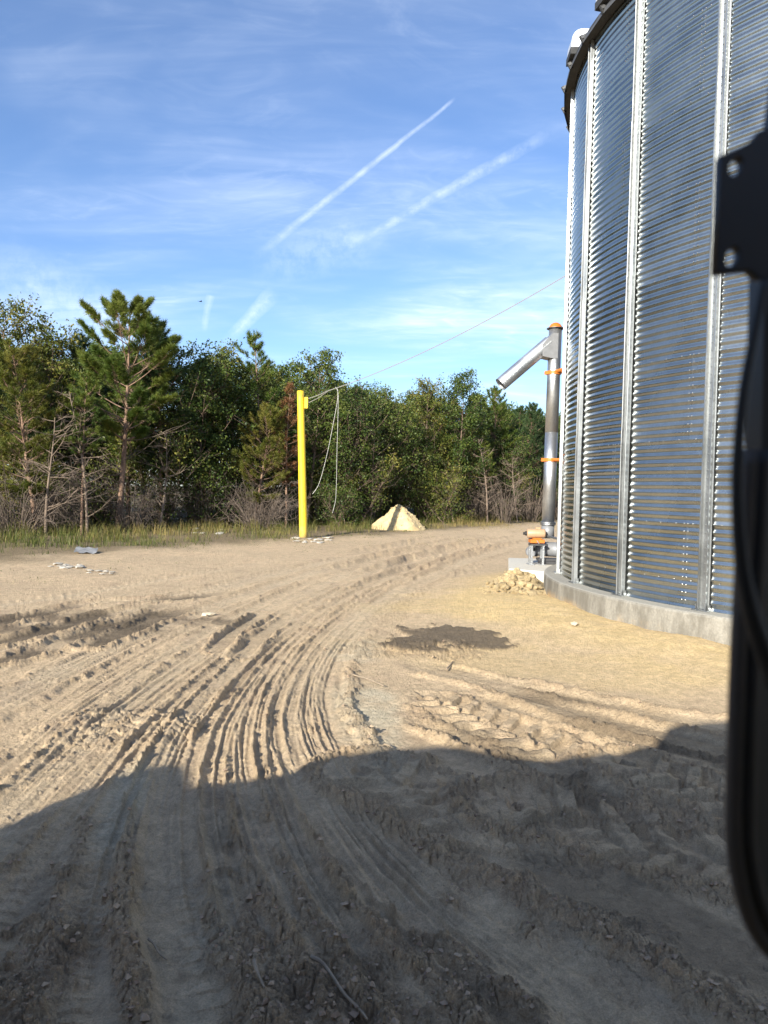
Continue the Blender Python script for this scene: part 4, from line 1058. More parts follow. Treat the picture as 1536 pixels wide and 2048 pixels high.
def zone(px):
    for lim, nm in ((120, 'the leaning olive pine'), (290, 'the tallest pine'), (430, 'the bluish pine'), (560, 'the brown brush heap'), (700, 'the yellow pole'), (860, 'the limestone pile'), (990, 'the half bare pine')):
        if px < lim: return nm
    return 'the unload auger'
def back_rows():
    g = np.random.default_rng(77)
    P = resample(WOOD, 400); kinds = [BR_A, BR_B, PINE_A, BR_E, PINE_B, BR_C]
    lab = {0: 'dark tree crowded in the back rows of the wood'}
    L_ = len(P)
    for row, (off, n) in enumerate(((3.0, 28), (6.0, 26), (9.5, 24), (14.0, 22), (19, 20))):
        for k in range(n):
            i = int((k + g.uniform(.1, .9)) / n * (L_ - 60)) + 10
            d = P[min(i + 1, L_ - 1)] - P[i - 1]; d /= np.hypot(*d); nrm = np.array([-d[1], d[0]])
            q = P[i] + nrm * (off + g.uniform(-1, 1))
            ms = kinds[int(g.integers(0, len(kinds)))]
            D = math.hypot(*q); pxx = 768 + FPX * q[0] / max(q[1], 1)
            # keep the back rows below the skyline of the front row
            top = np.interp(pxx, [-500, 0, 250, 420, 600, 700, 800, 900, 1000, 1100, 1500], [670, 670, 680, 715, 720, 765, 785, 770, 800, 820, 830])
            H = max(v.co.z for v in ms[2].vertices)
            s = np.clip((px_y(pxx, top, q[1])[2] if q[1] > 8 else 6.8) / H, 0.6, 1.25)
            make_tree('pine_tree' if ms in (PINE_A, PINE_B) else 'broadleaf_tree', ms, ('pine' if ms in (PINE_A, PINE_B) else 'yellow green broadleaf' if ms is BR_C else 'dark broadleaf') + ' crowded in the back rows of the wood behind ' + zone(pxx), 'tree', q[0], q[1], g.uniform(0, 6.28), s,
                      ('back row pines' if ms in (PINE_A, PINE_B) else 'back row broadleaf trees') + ' behind ' + zone(pxx))
back_rows()
def left_row():
    g = np.random.default_rng(78)
    for k, (x, y) in enumerate(((-19.5, 22.5), (-22, 18.5), (-24.5, 14), (-26.5, 9.5), (-28.5, 5), (-30.5, 0.5), (-32, -4), (-33, -9))):
        ms = (BR_A, PINE_A, BR_B, BR_E)[k % 4]
        make_tree('pine_tree' if ms is PINE_A else 'broadleaf_tree', ms, 'pine at the edge of the wood beyond the brush' if ms is PINE_A else 'broadleaf tree at the edge of the wood beyond the brush', 'tree', x, y, g.uniform(0, 6.28), g.uniform(.9, 1.1), 'wood edge pines' if ms is PINE_A else 'wood edge broadleaf trees')
left_row()

# undergrowth along the front of the wood
def bush(name, me, label, px, Y, rz, s, group=None, part='branches', cat='brush', sz=None):
    o = thing(name, label, cat, (gx(px, Y), Y, 0.02), rz, group); o.scale = (s, s, sz or s)
    if isinstance(me, tuple):
        link('stems', me[0], o); link('foliage', me[2], o)
    else: link(part, me, o)
    return o
bush('brush_heap', TW_A, 'large tangled heap of bare brown brush behind yellow pole', 520, 31.2, 0.0, 1.0)
bush('brush_heap', TW_A, 'grey brown tangle of bare branches around leaning pine trunk', 35, 25.0, 2.0, 1.0, sz=1.25)
bush('dead_bush', TW_B, 'upright bare bush between leaning pine and tallest pine', 130, 26.5, 1.0, 1.0)
bush('dead_bush', TW_B, 'bare twiggy bush at the foot of the tallest pine', 265, 28.0, 3.0, 0.9)
bush('dead_bush', TW_C, 'bare arching bush under the half bare pine', 1010, 43.5, 0.0, 1.1)
bush('dead_bush', TW_C, 'bare bush next to the auger tube foot at the wood edge', 1062, 47.0, 2.0, 1.2)
bush('leafy_shrub', SHRUB, 'yellow green leafy shrub just right of the limestone pile', 892, 40.8, 0.0, 1.1, cat='shrub')
bush('leafy_shrub', SHRUB2, 'low green shrub between yellow pole and limestone pile', 690, 34.5, 1.0, 1.0, cat='shrub')
def undergrowth():
    g = np.random.default_rng(79); P = resample(WOOD, 300)
    for k in range(90):
        i = int(40 + (k + g.uniform(0, 1)) / 90 * 225)
        d = P[i + 1] - P[i - 1]; d /= np.hypot(*d); nrm = np.array([-d[1], d[0]]); q = P[i] + nrm * g.uniform(-0.3, 3.0 if k % 2 else 9.0)
        me = (TW_B, SHRUB, TW_C, SHRUB2, TW_A, SHRUB)[k % 6]
        leafy = isinstance(me, tuple)
        zn = zone(768 + FPX * q[0] / max(q[1], 1)); kd = {id(TW_A): 'wide spreading bare bush', id(TW_B): 'dense bare bush', id(TW_C): 'tall thin bare bush', id(SHRUB): 'yellow green leafy shrub', id(SHRUB2): 'low dark leafy shrub'}[id(me)]
        o = thing('leafy_shrub' if leafy else 'dead_bush', kd + ' in the shaded undergrowth behind ' + zn, 'shrub' if leafy else 'brush', (q[0], q[1], 0), g.uniform(0, 6.28), kd + ' behind ' + zn)
        s = g.uniform(.8, 1.3); o.scale = (s, s, s * 1.15)
        if leafy: link('stems', me[0], o); link('foliage', me[2], o)
        else: link('branches', me, o)
undergrowth()

def build_grass():
    g = np.random.default_rng(81); mb = MB()
    E_ = resample(EDGE, 600); pts = []
    x = g.uniform(-26, 24, 420000); y = g.uniform(6, 66, 420000)
    th = np.arctan2(x, y); k = (np.abs(th) < R(38)); x, y = x[k], y[k]
    de, se, _ = poly_dist(x, y, resample(EDGE, 60)); de = np.where(se < 0, de, -de)
    dw, sw, _ = poly_dist(x, y, resample(WOOD, 50)); dw = np.where(sw < 0, dw, -dw)
    cl = fbm(x * 0.55, y * 0.55, 201, 4); cl2 = fbm(x * 2.2, y * 2.2, 203, 3)
    dens = sstep(-0.4, 1.2, de + 3.0 * (cl - 0.5)) * (1 - sstep(0.0, 4.0, dw)) * sstep(0.43, 0.62, cl2) * (0.2 + 0.8 * sstep(0.36, 0.55, cl))
    edge_tuft = (de > -3.5) & (de < 0.6) & (cl2 > 0.60) & (cl > .45)
    keep = (g.uniform(0, 1, len(x)) < dens * (1 + .5 * sstep(0, 6, x))) | (edge_tuft & (g.uniform(0, 1, len(x)) < .45))
    dc = np.hypot(x - BIN_C[0], y - BIN_C[1]); keep &= dc > 8
    keep &= np.hypot(x + 3.0, y - 26.6) > 0.5
    pc = px_z(800, 1062)[:2]; keep &= np.hypot(x - pc[0], y - (pc[1] + 1.2)) > 1.05
    x, y, de, cl, cl2 = x[keep], y[keep], de[keep], cl[keep], cl2[keep]
    n = len(x); z = gz_many(x, y)[0] - 0.02
    h = (0.08 + 0.36 * sstep(0, 4, de) * (0.15 + 1.1 * sstep(.35, .7, cl2))) * g.uniform(0.45, 1.35, n) * np.where(de < 0.3, .6, 1) * (1 + 0.5 * sstep(0, 6, x))
    a = g.uniform(0, 6.28, n); d = np.stack([np.cos(a), np.sin(a), np.zeros(n)], 1); w = np.stack([-np.sin(a), np.cos(a), np.zeros(n)], 1) * (g.uniform(.005, .010, n))[:, None]
    p = np.stack([x, y, z], 1); up = np.array([0, 0, 1.0]); bend = (g.uniform(.1, 1.0, n) * h)[:, None]; hh = h[:, None]
    m1 = p + up * hh * .6 + d * bend * .3; tip = p + up * hh * (1 - .15 * g.uniform(0, 1, (n, 1))) + d * bend
    v = np.stack([p - w, p + w, m1 + w * .7, m1 - w * .7, tip], 1).reshape(-1, 3); b = np.arange(n) * 5
    tint = np.clip(0.32 + 1.1 * (fbm(x * .25, y * .25, 207, 3) - 0.42) + 0.32 * sstep(1, 7, x) + g.normal(0, .2, n), 0, 1)
    mb.add(v, np.stack([b, b + 1, b + 2, b + 3], 1), np.stack([b + 3, b + 2, b + 4], 1), np.repeat(tint, 5))
    o = mb.build('weedy_grass', M_GRASS); tag(o, 'strip of tall green and straw coloured weeds along the wood edge', 'grass', kind='stuff')
    print('grass blades', n)
build_grass()

# ------------------------------------------------------------------ yellow pole and its cables
def yellow_mat():
    mt, nt, b = mat_new('yellow_painted_wood'); N = nt.nodes; L = nt.links
    tc = N.new('ShaderNodeTexCoord'); mp = N.new('ShaderNodeMapping'); mp.inputs['Scale'].default_value = (1, 1, 0.12); L.new(tc.outputs['Object'], mp.inputs[0])
    nz = N.new('ShaderNodeTexNoise'); nz.inputs['Scale'].default_value = 16; nz.inputs['Detail'].default_value = 8; L.new(mp.outputs[0], nz.inputs['Vector'])
    rp = N.new('ShaderNodeValToRGB'); e = rp.color_ramp.elements
    e[0].position = 0.33; e[0].color = (0.20, 0.14, 0.04, 1); e[1].position = 0.41; e[1].color = (0.68, 0.47, 0.02, 1)
    x = e.new(0.7); x.color = (0.76, 0.56, 0.035, 1)
    L.new(nz.outputs[0], rp.inputs[0]); b.inputs['Roughness'].default_value = 0.6
    sx = N.new('ShaderNodeSeparateXYZ'); L.new(tc.outputs['Object'], sx.inputs[0]); n3 = N.new('ShaderNodeTexNoise'); n3.inputs['Scale'].default_value = 5; n3.inputs['Detail'].default_value = 6; L.new(tc.outputs['Object'], n3.inputs['Vector'])
    ad = N.new('ShaderNodeMath'); ad.operation = 'MULTIPLY_ADD'; L.new(n3.outputs[0], ad.inputs[0]); ad.inputs[1].default_value = -1.6; L.new(sx.outputs[2], ad.inputs[2])
    mu = N.new('ShaderNodeMapRange'); L.new(ad.outputs[0], mu.inputs[0]); mu.inputs[1].default_value = -0.1; mu.inputs[2].default_value = -0.8; mu.inputs[4].default_value = 0.75
    mm = N.new('ShaderNodeMix'); mm.data_type = 'RGBA'; L.new(mu.outputs[0], mm.inputs[0]); L.new(rp.outputs[0], mm.inputs[6]); mm.inputs[7].default_value = (0.36, 0.27, 0.13, 1); L.new(mm.outputs[2], b.inputs['Base Color'])
    bp = N.new('ShaderNodeBump'); bp.inputs['Strength'].default_value = 0.4; L.new(nz.outputs[0], bp.inputs['Height']); L.new(bp.outputs[0], b.inputs['Normal'])
    return mt
M_YEL = yellow_mat(); M_CABLE = simple('pale_cable', (0.36, 0.35, 0.33), 0.5, 0.2, 0.1, 20)
PB = px_z(607, 1078); PY = PB[1]; PT = px_y(601, 782, PY)
def build_pole():
    root = thing('yellow_pole', 'bright yellow painted wooden pole standing at the road edge', 'pole', tuple(PB))
    top = PT - PB; n = 16; t = np.linspace(-0.02, 1, n)
    mb = MB(); mb.tube(np.stack([top * q for q in t]), np.linspace(0.157, 0.128, n), 28); mb.build('shaft', M_YEL, root, True)
    b0 = px_y(612, 806, PY) - PB
    mb = MB(); mb.box(b0 + np.array([.015, -.02, 0]), (0.13, 0.20, 0.42)); mb.box(b0 + np.array([.06, -.02, .16]), (0.05, .12, .10)); mb.build('cable_block', M_YEL, root, False, .012)
    mb = MB(); mb.cyl(b0 + np.array([.07, -.02, .17]), b0 + np.array([.13, -.05, .17]), .022, k=10); mb.cyl(b0 + np.array([.07, -.02, .02]), b0 + np.array([.13, -.05, .02]), .022, k=10); mb.build('eye_bolt', M_GALV3, root)
    A0 = PB + b0 + np.array([.12, -.04, .17]); A1 = PB + b0 + np.array([.12, -.04, .02])
    far = np.array([BIN_C[0] - 0.50 * (BIN_R + .02), BIN_C[1] + 0.866 * (BIN_R + .02), 0]); far[2] = 6.3 + CAM_H
    J = px_y(655, 782, PY - 1.2)
    # the span to the bin
    n = 40; t = np.linspace(0, 1, n)[:, None]
    J2 = J + np.array([0, 0, 0.0]); span = J2 + (far - J2) * t; span[:, 2] -= 0.35 * (4 * t * (1 - t))[:, 0]
    mb = MB(); mb.tube(np.vstack([[A0], [A0 * .5 + J * .5 + (0, 0, -.02)], span]), 0.014, 4)
    c = mb.build('overhead_cable', M_CABLE); tag(c, 'thin pale overhead cable running from yellow pole up to grain bin', 'cable')
    mb = MB(); mb.tube([A1, A1 * .5 + J * .5 + np.array([0, 0, -.05]), J + np.array([0, 0, -.02])], 0.011, 5)
    mb.build('lower_strand', M_CABLE, c)
    # two cut ends hanging down
    def hang(pxs, r, label):
        P = catmull(np.array([px_y(px, py, PY - 1.3) for px, py in pxs]), 30)
        mb = MB(); mb.tube(P, r, 5); tag(mb.build('hanging_cable', M_CABLE), label, 'cable')
    hang([(671, 775), (675, 782), (675, 800), (666, 850), (656, 900), (645, 945), (636, 972), (625, 988)], .008, 'loose cable end swinging towards the yellow pole')
    hang([(671, 774), (676, 784), (676, 830), (674, 900), (673, 960), (671, 1000), (665, 1026)], .008, 'loose cable end hanging straight down beside the leafy trees')
build_pole()

# ------------------------------------------------------------------ heaps, stones and litter on the ground
def stone_mesh(seed, flat=0.6, name='limestone_chunk', mat=None):
    g = np.random.default_rng(seed); bm = bmesh.new(); bmesh.ops.create_icosphere(bm, subdivisions=1, radius=1.0)
    for v in bm.verts:
        v.co = v.co * float(g.uniform(0.65, 1.15)); v.co.z *= flat
    me = bpy.data.meshes.new(name); bm.to_mesh(me); bm.free()
    if mat: me.materials.append(mat)
    return me
M_LIME = simple('limestone', (0.62, 0.53, 0.38), 0.95, 0, 0.25, 5, 0.8, 18)
M_WHITE = simple('white_limestone', (0.46, 0.42, 0.35), 0.9, 0, 0.2, 6, 0.6, 20)
M_PILE = simple('limestone_spoil', (0.47, 0.36, 0.19), 0.95, 0, 0.28, 2.5, 0.9, 14)
M_CLOD = simple('yellow_clay_clod', (0.43, 0.325, 0.175), 0.95, 0, 0.5, 5, 0.9, 16, rnd=0.35)
M_SOIL = leaf_mat('dry_soil_clod', [(0.19, 0.135, 0.095), (0.29, 0.21, 0.145), (0.38, 0.285, 0.195)], 0.95, 0.0)

def build_pile():
    c = px_z(797, 1063)[:2] + np.array([0.05, 1.2]); Y = c[1]
    topz = px_y(795, 1004, Y)[2]; Rb = 1.36
    n, k = 40, 90; rr_ = np.linspace(0, 1, n); an = np.arange(k) * 2 * math.pi / k
    A_, B_ = np.meshgrid(an, rr_); x = Rb * B_ * np.cos(A_) * 1.0; y = Rb * 0.95 * B_ * np.sin(A_)
    h = topz * (1 - B_ * (1 + 0.12 * np.sin(3 * A_ + 1) + 0.08 * np.sin(7 * A_))).clip(0) ** 1.02
    h = h * (1 + 0.25 * (fbm(x * 1.5 + 9, y * 1.5, 301, 3) - 0.5)) + (0.22 * (fbm(x * 3 + 5, y * 3, 302, 4) - 0.5) + 0.10 * (fbm(x * 11, y * 11, 303, 3) - .5)) * np.minimum(1, (1 - B_) * 4)
    f1, f2, ci = worley(x * 5, y * 5, 304); h = h + 0.10 * np.clip(.5 - f1, 0, 1) * ci * np.minimum(1, (1 - B_) * 5)
    h[-1] = -0.12
    mb = MB(); i = np.arange(n - 1)[:, None] * k; j = np.arange(k)[None]; j2 = (j + 1) % k
    mb.add(np.stack([x, y, h], -1).reshape(-1, 3), np.stack([i + j, i + k + j, i + k + j2, i + j2], -1).reshape(-1, 4))
    root = thing('limestone_pile', 'pale yellow pointed limestone spoil pile at the wood edge', 'pile', (c[0], c[1], 0.0))
    mb.build('heap', M_PILE, root, False)
    g = np.random.default_rng(44); ms = [stone_mesh(400 + q, .8, 'lump', M_PILE) for q in range(4)]
    for _ in range(40):
        a = g.uniform(0, 6.28); b = g.uniform(0.1, 1.02); ii = int(b * (n - 1)) if b < 1 else n - 2; jj = int(a / 6.284 * k) % k
        o = link('lump', ms[int(g.integers(0, 4))], root, (x[ii, jj] * (b / max(rr_[ii], .02) if b > 1 else 1), y[ii, jj], max(0, h[ii, jj]) + .01), g.uniform(0, 6)); s = g.uniform(.03, .08); o.scale = (s, s, s)
build_pile()

def build_heap():
    """broken yellow clay in front of the pad"""
    g = np.random.default_rng(45); root = thing('clay_heap', 'heap of broken yellow clay chunks against the concrete pad', 'rubble', (2.45, 12.9, 0))
    ms = [stone_mesh(420 + q, .8, 'chunk', M_CLOD) for q in range(6)]
    for _ in range(290):
        t = g.uniform(0, 1) ** 0.8; x = g.normal(0.10 * t, 0.40); y = g.uniform(-0.9, 0.75)
        w = np.exp(-((x - .15) / .6) ** 2); z = max(0.0, (0.36 * (y + 0.75) / 1.3) * w) + g.uniform(-.02, .05)
        if math.hypot(2.45 + x - BIN_C[0], 12.9 + y - BIN_C[1]) < CONC_R + .06: continue
        o = link('chunk', ms[int(g.integers(0, 6))], root, (x, y, z), g.uniform(0, 6.28)); s = (.018 + .085 * g.uniform(0, 1) ** 2.6) * (1.15 if y > 0 else .8); o.scale = (s, s * g.uniform(.7, 1.2), s)
        o.rotation_euler = (g.uniform(-.6, .6), g.uniform(-.6, .6), g.uniform(0, 6.28))
    # solid core so that no gaps open between chunks
    n, k = 12, 30; mb = MB(); v = []; q = []
    for i in range(n):
        for j in range(k):
            x = -0.85 + 1.75 * j / (k - 1); y = -0.85 + 1.75 * i / (n - 1)
            w = math.exp(-((x - .15) / .6) ** 2); z = (0.38 * max(0, y + 0.72) / 1.3) * w - 0.03 + 0.05 * float(vnoise(np.array([x * 5]), np.array([y * 5]), 9)[0])
            if i in (0, n - 1) or j in (0, k - 1): z = -.2
            v.append((x, y, z))
    for i in range(n - 1):
        for j in range(k - 1): q.append((i * k + j, i * k + j + 1, (i + 1) * k + j + 1, (i + 1) * k + j))
    mb.add(v, q); mb.build('core', M_CLOD, root, False)
build_heap()

def scatter():
    g = np.random.default_rng(46); wm = [stone_mesh(440 + q, .5, 'limestone_chunk', M_WHITE) for q in range(4)]
    def stones(pxs, label, group, s0, s1):
        for px, py in pxs:
            p = px_z(px, py); o = link('limestone_chunk', wm[int(g.integers(0, 4))], None, (p[0], p[1], gz(p[0], p[1]) + .02), g.uniform(0, 6.28)); s = g.uniform(s0, s1); o.scale = (s * 1.4, s, s * .6)
            tag(o, label, 'stone', group)
    stones([(590 + g.uniform(0, 75), 1078 + g.uniform(0, 9)) for _ in range(16)], 'white limestone chunk at the foot of the yellow pole', 'chunks at pole foot', .06, .2)
    stones([(95 + g.uniform(0, 70), 1131 + g.uniform(0, 9)) for _ in range(16)], 'white limestone chunk by the weeds near the grey metal sheet', 'chunks by the weeds', .04, .14)
    stones([(165 + g.uniform(0, 60), 1143 + g.uniform(0, 12)) for _ in range(11)], 'white limestone chunk out on the rutted dirt', 'chunks on the dirt', .03, .10)
    stones([(385 + g.uniform(0, 60), 1060 + g.uniform(0, 20)) for _ in range(8)], 'pale limestone chunk half hidden in the weeds', 'chunks in the weeds', .07, .2)
    p = px_z(1148, 1268); o = link('limestone_chunk', stone_mesh(450, .7, 'limestone_chunk', M_LIME), None, (p[0], p[1], gz(p[0], p[1]) + .03), .4); o.scale = (.07, .05, .05)
    tag(o, 'single pale stone on yellow gravel in front of the foundation ring', 'stone')
    p = px_z(418, 1232); o = link('limestone_chunk', stone_mesh(451, .5, 'limestone_chunk', M_LIME), None, (p[0], p[1], gz(p[0], p[1]) + .02), .4); o.scale = (.12, .08, .07)
    tag(o, 'flat tan stone lying among the dark ruts', 'stone')
    # grey sheet among the weeds
    p = px_z(172, 1111); mb = MB(); nx, ny = 8, 5; v = []
    for i in range(nx):
        for j in range(ny): v.append(((i / (nx - 1) - .5) * .55, (j / (ny - 1) - .5) * .5, .03 + .025 * math.sin(i * 1.9) * math.cos(j * 1.4)))
    q = [(i * ny + j, (i + 1) * ny + j, (i + 1) * ny + j + 1, i * ny + j + 1) for i in range(nx - 1) for j in range(ny - 1)]
    mb.add(v, q); mb.add([(a, b, c - .006) for a, b, c in v], [x[::-1] for x in q])
    o = mb.build('metal_sheet', simple('dull_grey_sheet', (0.22, 0.22, 0.22), .85, 0), None, True); o.location = (p[0], p[1], gz(p[0], p[1]) + .05); o.rotation_euler = (.2, .05, .3)
    tag(o, 'crumpled dull grey metal sheet lying in the weeds', 'metal sheet')
    # sticks and roots
    def stick(pxs, r, label, name='stick'):
        P = [px_z(*p) for p in pxs]; zs = [gz(p[0], p[1]) for p in P]; P = np.array([(p[0], p[1], sum(zs) / len(zs) + r + .010) for p in P]); C = catmull(P, 14)
        mb = MB(); mb.tube(C, np.linspace(r, r * .45, 14), 6); tag(mb.build(name, M_STICK, None, True), label, 'stick')
    stick([(297, 1866), (308, 1876), (318, 1893), (334, 1907)], .006, 'short pale twig on the shaded smooth wheel track')
    stick([(622, 1923), (645, 1936), (668, 1968), (690, 2000), (720, 2030), (735, 2050)], .009, 'long pale root torn out along the deepest rut')
    stick([(508, 1940), (514, 1962), (528, 1995)], .009, 'short splintered stick in the dark clods')
    stick([(690, 1346), (712, 1354), (740, 1362), (768, 1374)], .010, 'thin dark stick across the pale dusty patch')
    stick([(893, 1340), (900, 1332), (906, 1324)], .012, 'stubby stick end poking up beside the dark dumped soil')
    stick([(768, 1492), (778, 1495), (784, 1498)], .008, 'tiny twig at the edge of the vehicle shadow')
    # loose crumbs of soil
    n = 30000; mb = MB(); th = g.uniform(-R(34), R(34), n * 3); r = 1 / g.uniform(1 / 14.0, 1 / 2.3, n * 3); x = r * np.sin(th); y = r * np.cos(th)
    z, c = gz_many(x, y); dC = np.hypot(x - BIN_C[0], y - BIN_C[1]) - CONC_R
    k = (g.uniform(0, 1, len(x)) < np.clip(c - .15, 0, 1) ** 1.5 * 0.15) & (dC > .1); x, y, z, c = x[k][:n], y[k][:n], z[k][:n], c[k][:n]; n = len(x)
    ic = np.array([(1, 0, 0), (-1, 0, 0), (0, 1, 0), (0, -1, 0), (0, 0, 1), (0, 0, -1)], float); f = np.array([(0, 2, 4), (2, 1, 4), (1, 3, 4), (3, 0, 4), (2, 0, 5), (1, 2, 5), (3, 1, 5), (0, 3, 5)])
    s = (0.0025 + 0.013 * g.uniform(0, 1, n) ** 5) * (0.6 + .7 * np.clip(c, 0, 1)); rot = g.uniform(0, 6.28, n)
    V = ic[None] * g.uniform(.55, 1.25, (n, 6, 3)) + g.uniform(-.3, .3, (n, 6, 3)); V = V * np.stack([s, s, s * .7], 1)[:, None]
    ca, sa = np.cos(rot)[:, None], np.sin(rot)[:, None]; V = np.stack([V[..., 0] * ca - V[..., 1] * sa, V[..., 0] * sa + V[..., 1] * ca, V[..., 2]], -1) + np.stack([x, y, z + s * .35], 1)[:, None]
    mb.add(V.reshape(-1, 3), t=(np.arange(n)[:, None, None] * 6 + f[None]).reshape(-1, 3), a=np.repeat(g.uniform(0, 1, n), 6))
    tag(mb.build('soil_crumbs', M_SOIL), 'loose crumbs of dry soil thrown up along the wheel ruts', 'soil', kind='stuff')
scatter()

# ------------------------------------------------------------------ bird
def build_bird():
    p = px_y(401, 603, 70.0); root = thing('bird', 'tiny dark bird gliding above the wood', 'bird', tuple(p), 0.6)
    mb = MB(); prof = [(-.16, .005), (-.10, .03), (0, .045), (.09, .035), (.13, .03), (.17, .012), (.20, .002)]
    mb.tube([(q[0], 0, 0) for q in prof], [q[1] for q in prof], 10); mb.build('body', M_BLACK, root, True)
    for s_ in (-1, 1):
        mb = MB(); v = [(.08, .02 * s_, .02), (-.03, .02 * s_, .02), (.09, .17 * s_, .07), (-.02, .17 * s_, .06), (.0, .34 * s_, .04), (-.04, .33 * s_, .035)]
        mb.add(v + [(a, b, c - .006) for a, b, c in v], [(0, 1, 3, 2), (2, 3, 5, 4), (6, 8, 9, 7), (8, 10, 11, 9), (0, 2, 8, 6), (2, 4, 10, 8), (1, 7, 9, 3), (3, 9, 11, 5)]); mb.build('wing', M_BLACK, root)
    mb = MB(); mb.add([(-.14, -.02, 0), (-.14, .02, 0), (-.26, .05, .0), (-.26, -.05, .0), (-.14, -.02, -.006), (-.14, .02, -.006), (-.26, .05, -.006), (-.26, -.05, -.006)], [(0, 1, 2, 3), (7, 6, 5, 4), (0, 3, 7, 4), (1, 5, 6, 2), (2, 6, 7, 3)]); mb.build('tail', M_BLACK, root)
build_bird()

# ------------------------------------------------------------------ the machine the picture is taken from
def build_machine():
    M_CAB = simple('dark_cab_paint', (0.018, 0.017, 0.016), 0.5, 0, .2, 6); M_RUB = simple('black_rubber', (0.010, 0.010, 0.010), 0.6, 0, .3, 20)
    M_TRIM = simple('brown_grey_trim', (0.060, 0.050, 0.042), 0.6, 0, .15, 6); M_BODY = simple('yellow_machine_paint', (0.60, 0.36, 0.03), 0.45, 0, .1, 3); M_TYRE = simple('tyre_rubber', (0.02, 0.02, 0.02), .85, 0, .3, 8, .5, 20)
    root = thing('telehandler', 'dark telehandler cab whose door pillar and bolt bracket edge the view', 'telehandler', (0, 0, 0))
    Y0 = 0.42
    def plate(name, mat, pts, y, t, holes=(), parent=root, bevel=0.0):
        """flat plate with holes, standing at depth y, t thick"""
        cu = bpy.data.curves.new(name, 'CURVE'); cu.dimensions = '2D'; cu.fill_mode = 'BOTH'; cu.extrude = t / 2; cu.bevel_depth = bevel; cu.bevel_resolution = 1
        for loop in [pts] + list(holes):
            sp_ = cu.splines.new('POLY'); sp_.points.add(len(loop) - 1); sp_.use_cyclic_u = True
            for q, p in zip(sp_.points, loop):
                w_ = px_y(p[0], p[1], y + t / 2); q.co = (w_[0], w_[2], 0, 1)
        tmp = bpy.data.objects.new(name, cu); COL.objects.link(tmp)
        dg = bpy.context.evaluated_depsgraph_get(); me = bpy.data.meshes.new_from_object(tmp.evaluated_get(dg)); me.name = name
        bpy.data.objects.remove(tmp); bpy.data.curves.remove(cu)
        # curve plane (x, z) -> world x, z at depth y
        for v in me.vertices: x, z_, d = v.co; v.co = (x, y + t / 2 - d, z_)
        me.materials.clear(); me.materials.append(mat)
        return link(name, me, parent)
    def hole(cx, cy, rx, ry, tilt=0.25):
        return [(cx + rx * math.cos(a) + tilt * ry * math.sin(-a), cy + ry * math.sin(a)) for a in np.linspace(0, 2 * math.pi, 20, endpoint=False)]
    plate('hinge_bracket', M_CAB, [(1437, 318), (1475, 302), (1500, 288), (1512, 270), (1530, 264), (1620, 262), (1620, 562), (1510, 557), (1494, 541), (1428, 548)], Y0, .006, [hole(1466, 338, 15, 21), hole(1459, 517, 15, 22)], bevel=.0008)
    pil = [(1590, -260), (1572, 60), (1555, 160), (1538, 270), (1513, 560), (1510, 700), (1507, 860), (1507, 1000), (1510, 1200), (1520, 1400), (1800, 1400), (1800, -260)]
    plate('door_pillar', M_CAB, pil, Y0 + .03, .02)
    # door edge with rounded lower corner: brown-grey trim, black gasket, glass
    edge = [(1500, 900), (1492, 1050), (1484, 1180), (1478, 1300), (1473, 1430), (1469, 1560), (1468, 1660), (1474, 1730), (1486, 1790), (1504, 1842), (1530, 1886), (1575, 1925), (1640, 1950), (1760, 1968)]
    C = catmull(np.array([px_y(a, b, Y0 - .03) for a, b in edge]), 60)
    mb = MB(); mb.tube(C, 0.0048, 10); mb.build('door_trim', M_TRIM, root, True)
    C2 = catmull(np.array([px_y(a + 24, b - (10 if b > 1700 else 0), Y0 - .03) for a, b in edge]), 60)
    mb = MB(); mb.tube(C2, 0.0056, 10); mb.build('door_gasket', M_RUB, root, True)
    inner = [(a + 34, b - (16 if b > 1700 else 0)) for a, b in edge]
    plate('door_panel', simple('door_panel_paint', (0.11, 0.105, 0.09), .5, 0, .2, 6), inner + [(1900, 1950), (1900, 900)], Y0 - .02, .006)
    hose = [(1530, 560), (1514, 640), (1498, 720), (1485, 800), (1477, 890), (1474, 980), (1478, 1070), (1487, 1150), (1502, 1220), (1524, 1290), (1556, 1370)]
    C = catmull(np.array([px_y(a, b, Y0 - .06) for a, b in hose]), 40)
    mb = MB(); mb.tube(C, np.concatenate([np.linspace(.0022, .0030, 20), np.linspace(.0030, .0055, 20)]), 10); mb.build('cable_loop', M_RUB, root, True)
    # cab shell round the operator
    rz = 2.12
    cx0, cx1, cy0, cy1 = CAB
    mb = MB(); mb.box(((cx0 + cx1) / 2, (cy0 + cy1) / 2, rz + .05), (cx1 - cx0, cy1 - cy0, .10)); mb.build('roof', M_CAB, root, False, .03)
    mb = MB(); mb.box((cx0 + .03, (cy0 + cy1) / 2 - .05, (.75 + rz) / 2), (.06, cy1 - cy0 - .14, rz - .75)); mb.build('rear_wall', M_CAB, root)
    mb = MB(); mb.box(((cx0 + cx1) / 2, cy0 + .03, (.75 + rz) / 2), (cx1 - cx0 - .14, .06, rz - .75)); mb.build('side_wall', M_CAB, root)
    mb = MB(); mb.box((cx1 - .04, (cy0 + cy1) / 2, 1.1), (.06, cy1 - cy0 - .1, .7)); mb.build('dash_wall', M_CAB, root)
    mb = MB(); mb.box(((cx0 + cx1) / 2, (cy0 + cy1) / 2, .72), (cx1 - cx0, cy1 - cy0 - .04, .06)); mb.build('floor_plate', M_CAB, root)
    mb = MB(); mb.box((cx0 + .35, -.35, 1.0), (.5, .5, .14)); mb.box((cx0 + .14, -.35, 1.35), (.12, .48, .62)); mb.build('seat', M_RUB, root, False, .04)
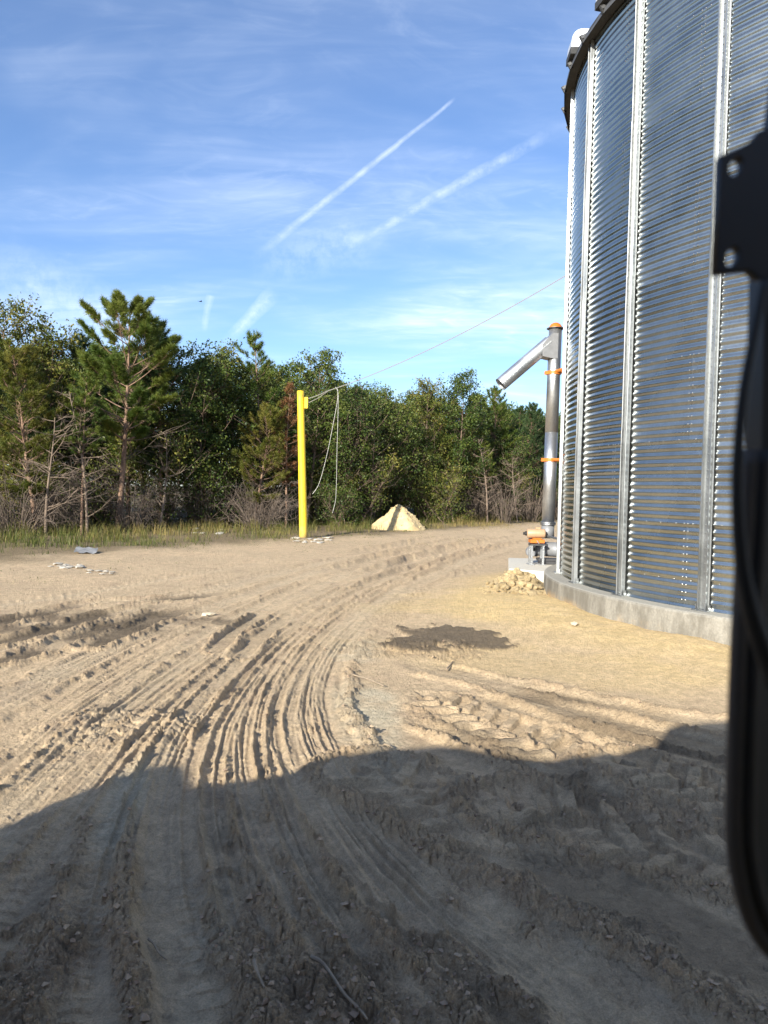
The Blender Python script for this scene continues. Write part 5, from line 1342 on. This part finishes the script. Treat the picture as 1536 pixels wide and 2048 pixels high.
    # boom on the far side; its outline throws the shadow on the ground
    def prof(px, py, Y):
        q = px_z(px, py); L_ = (q[1] - Y) / math.cos(SUN_AZ); return (q[0] - (q[1] - Y) * math.tan(SUN_AZ), L_ * math.tan(SUN_EL))
    Yb = cy0 - .12
    pts = [prof(*p, Yb) for p in ((-60, 1680), (0, 1650), (120, 1600), (210, 1560), (330, 1525), (362, 1530), (385, 1572), (480, 1560), (560, 1550), (620, 1530), (680, 1510), (770, 1500), (880, 1490), (940, 1496), (1000, 1510), (1080, 1520), (1180, 1512), (1240, 1505), (1310, 1490), (1335, 1455), (1390, 1446), (1470, 1440))]
    pts = [(pts[0][0], .95)] + pts + [(pts[-1][0] + 1.6, pts[-1][1]), (pts[-1][0] + 1.6, 1.1)]
    n = len(pts); mb = MB(); bm = bmesh.new()
    f = [bm.verts.new((a, Yb, b)) for a, b in pts]; b_ = [bm.verts.new((a, Yb - .42, b)) for a, b in pts]
    bm.faces.new(f); bm.faces.new(b_[::-1])
    for i in range(n): bm.faces.new((f[i], b_[i], b_[(i + 1) % n], f[(i + 1) % n]))
    bmesh.ops.recalc_face_normals(bm, faces=bm.faces); me = bpy.data.meshes.new('boom'); bm.to_mesh(me); bm.free(); me.materials.append(M_BODY); link('boom', me, root)
    x0 = pts[1][0] - .05
    mb = MB(); mb.box(((x0 + 2.2) / 2, -.55, .72), (2.2 - x0, 1.0, .50)); mb.build('chassis', M_BODY, root, False, .03)
    for wx in (x0 + .65, 1.75):
        for wy in (.12, -1.35):
            mb = MB(); pr = [(.30, -.17), (.52, -.18), (.58, -.13), (.60, 0), (.58, .13), (.52, .18), (.30, .17)]
            an = np.arange(36) * 2 * math.pi / 36
            v = [(wx + r_ * math.cos(a), wy + o_, .6 + r_ * math.sin(a)) for r_, o_ in pr for a in an]
            mb.add(v, [(i * 36 + j, i * 36 + (j + 1) % 36, (i + 1) * 36 + (j + 1) % 36, (i + 1) * 36 + j) for i in range(6) for j in range(36)])
            w = mb.build('wheel', M_TYRE, root, True)
            mb = MB(); mb.cyl((wx, wy - .12, .6), (wx, wy + .12, .6), .31, k=28); mb.build('rim', M_BODY, w)
CAB = (-0.50, 1.25, -0.95, 0.10)
build_machine()
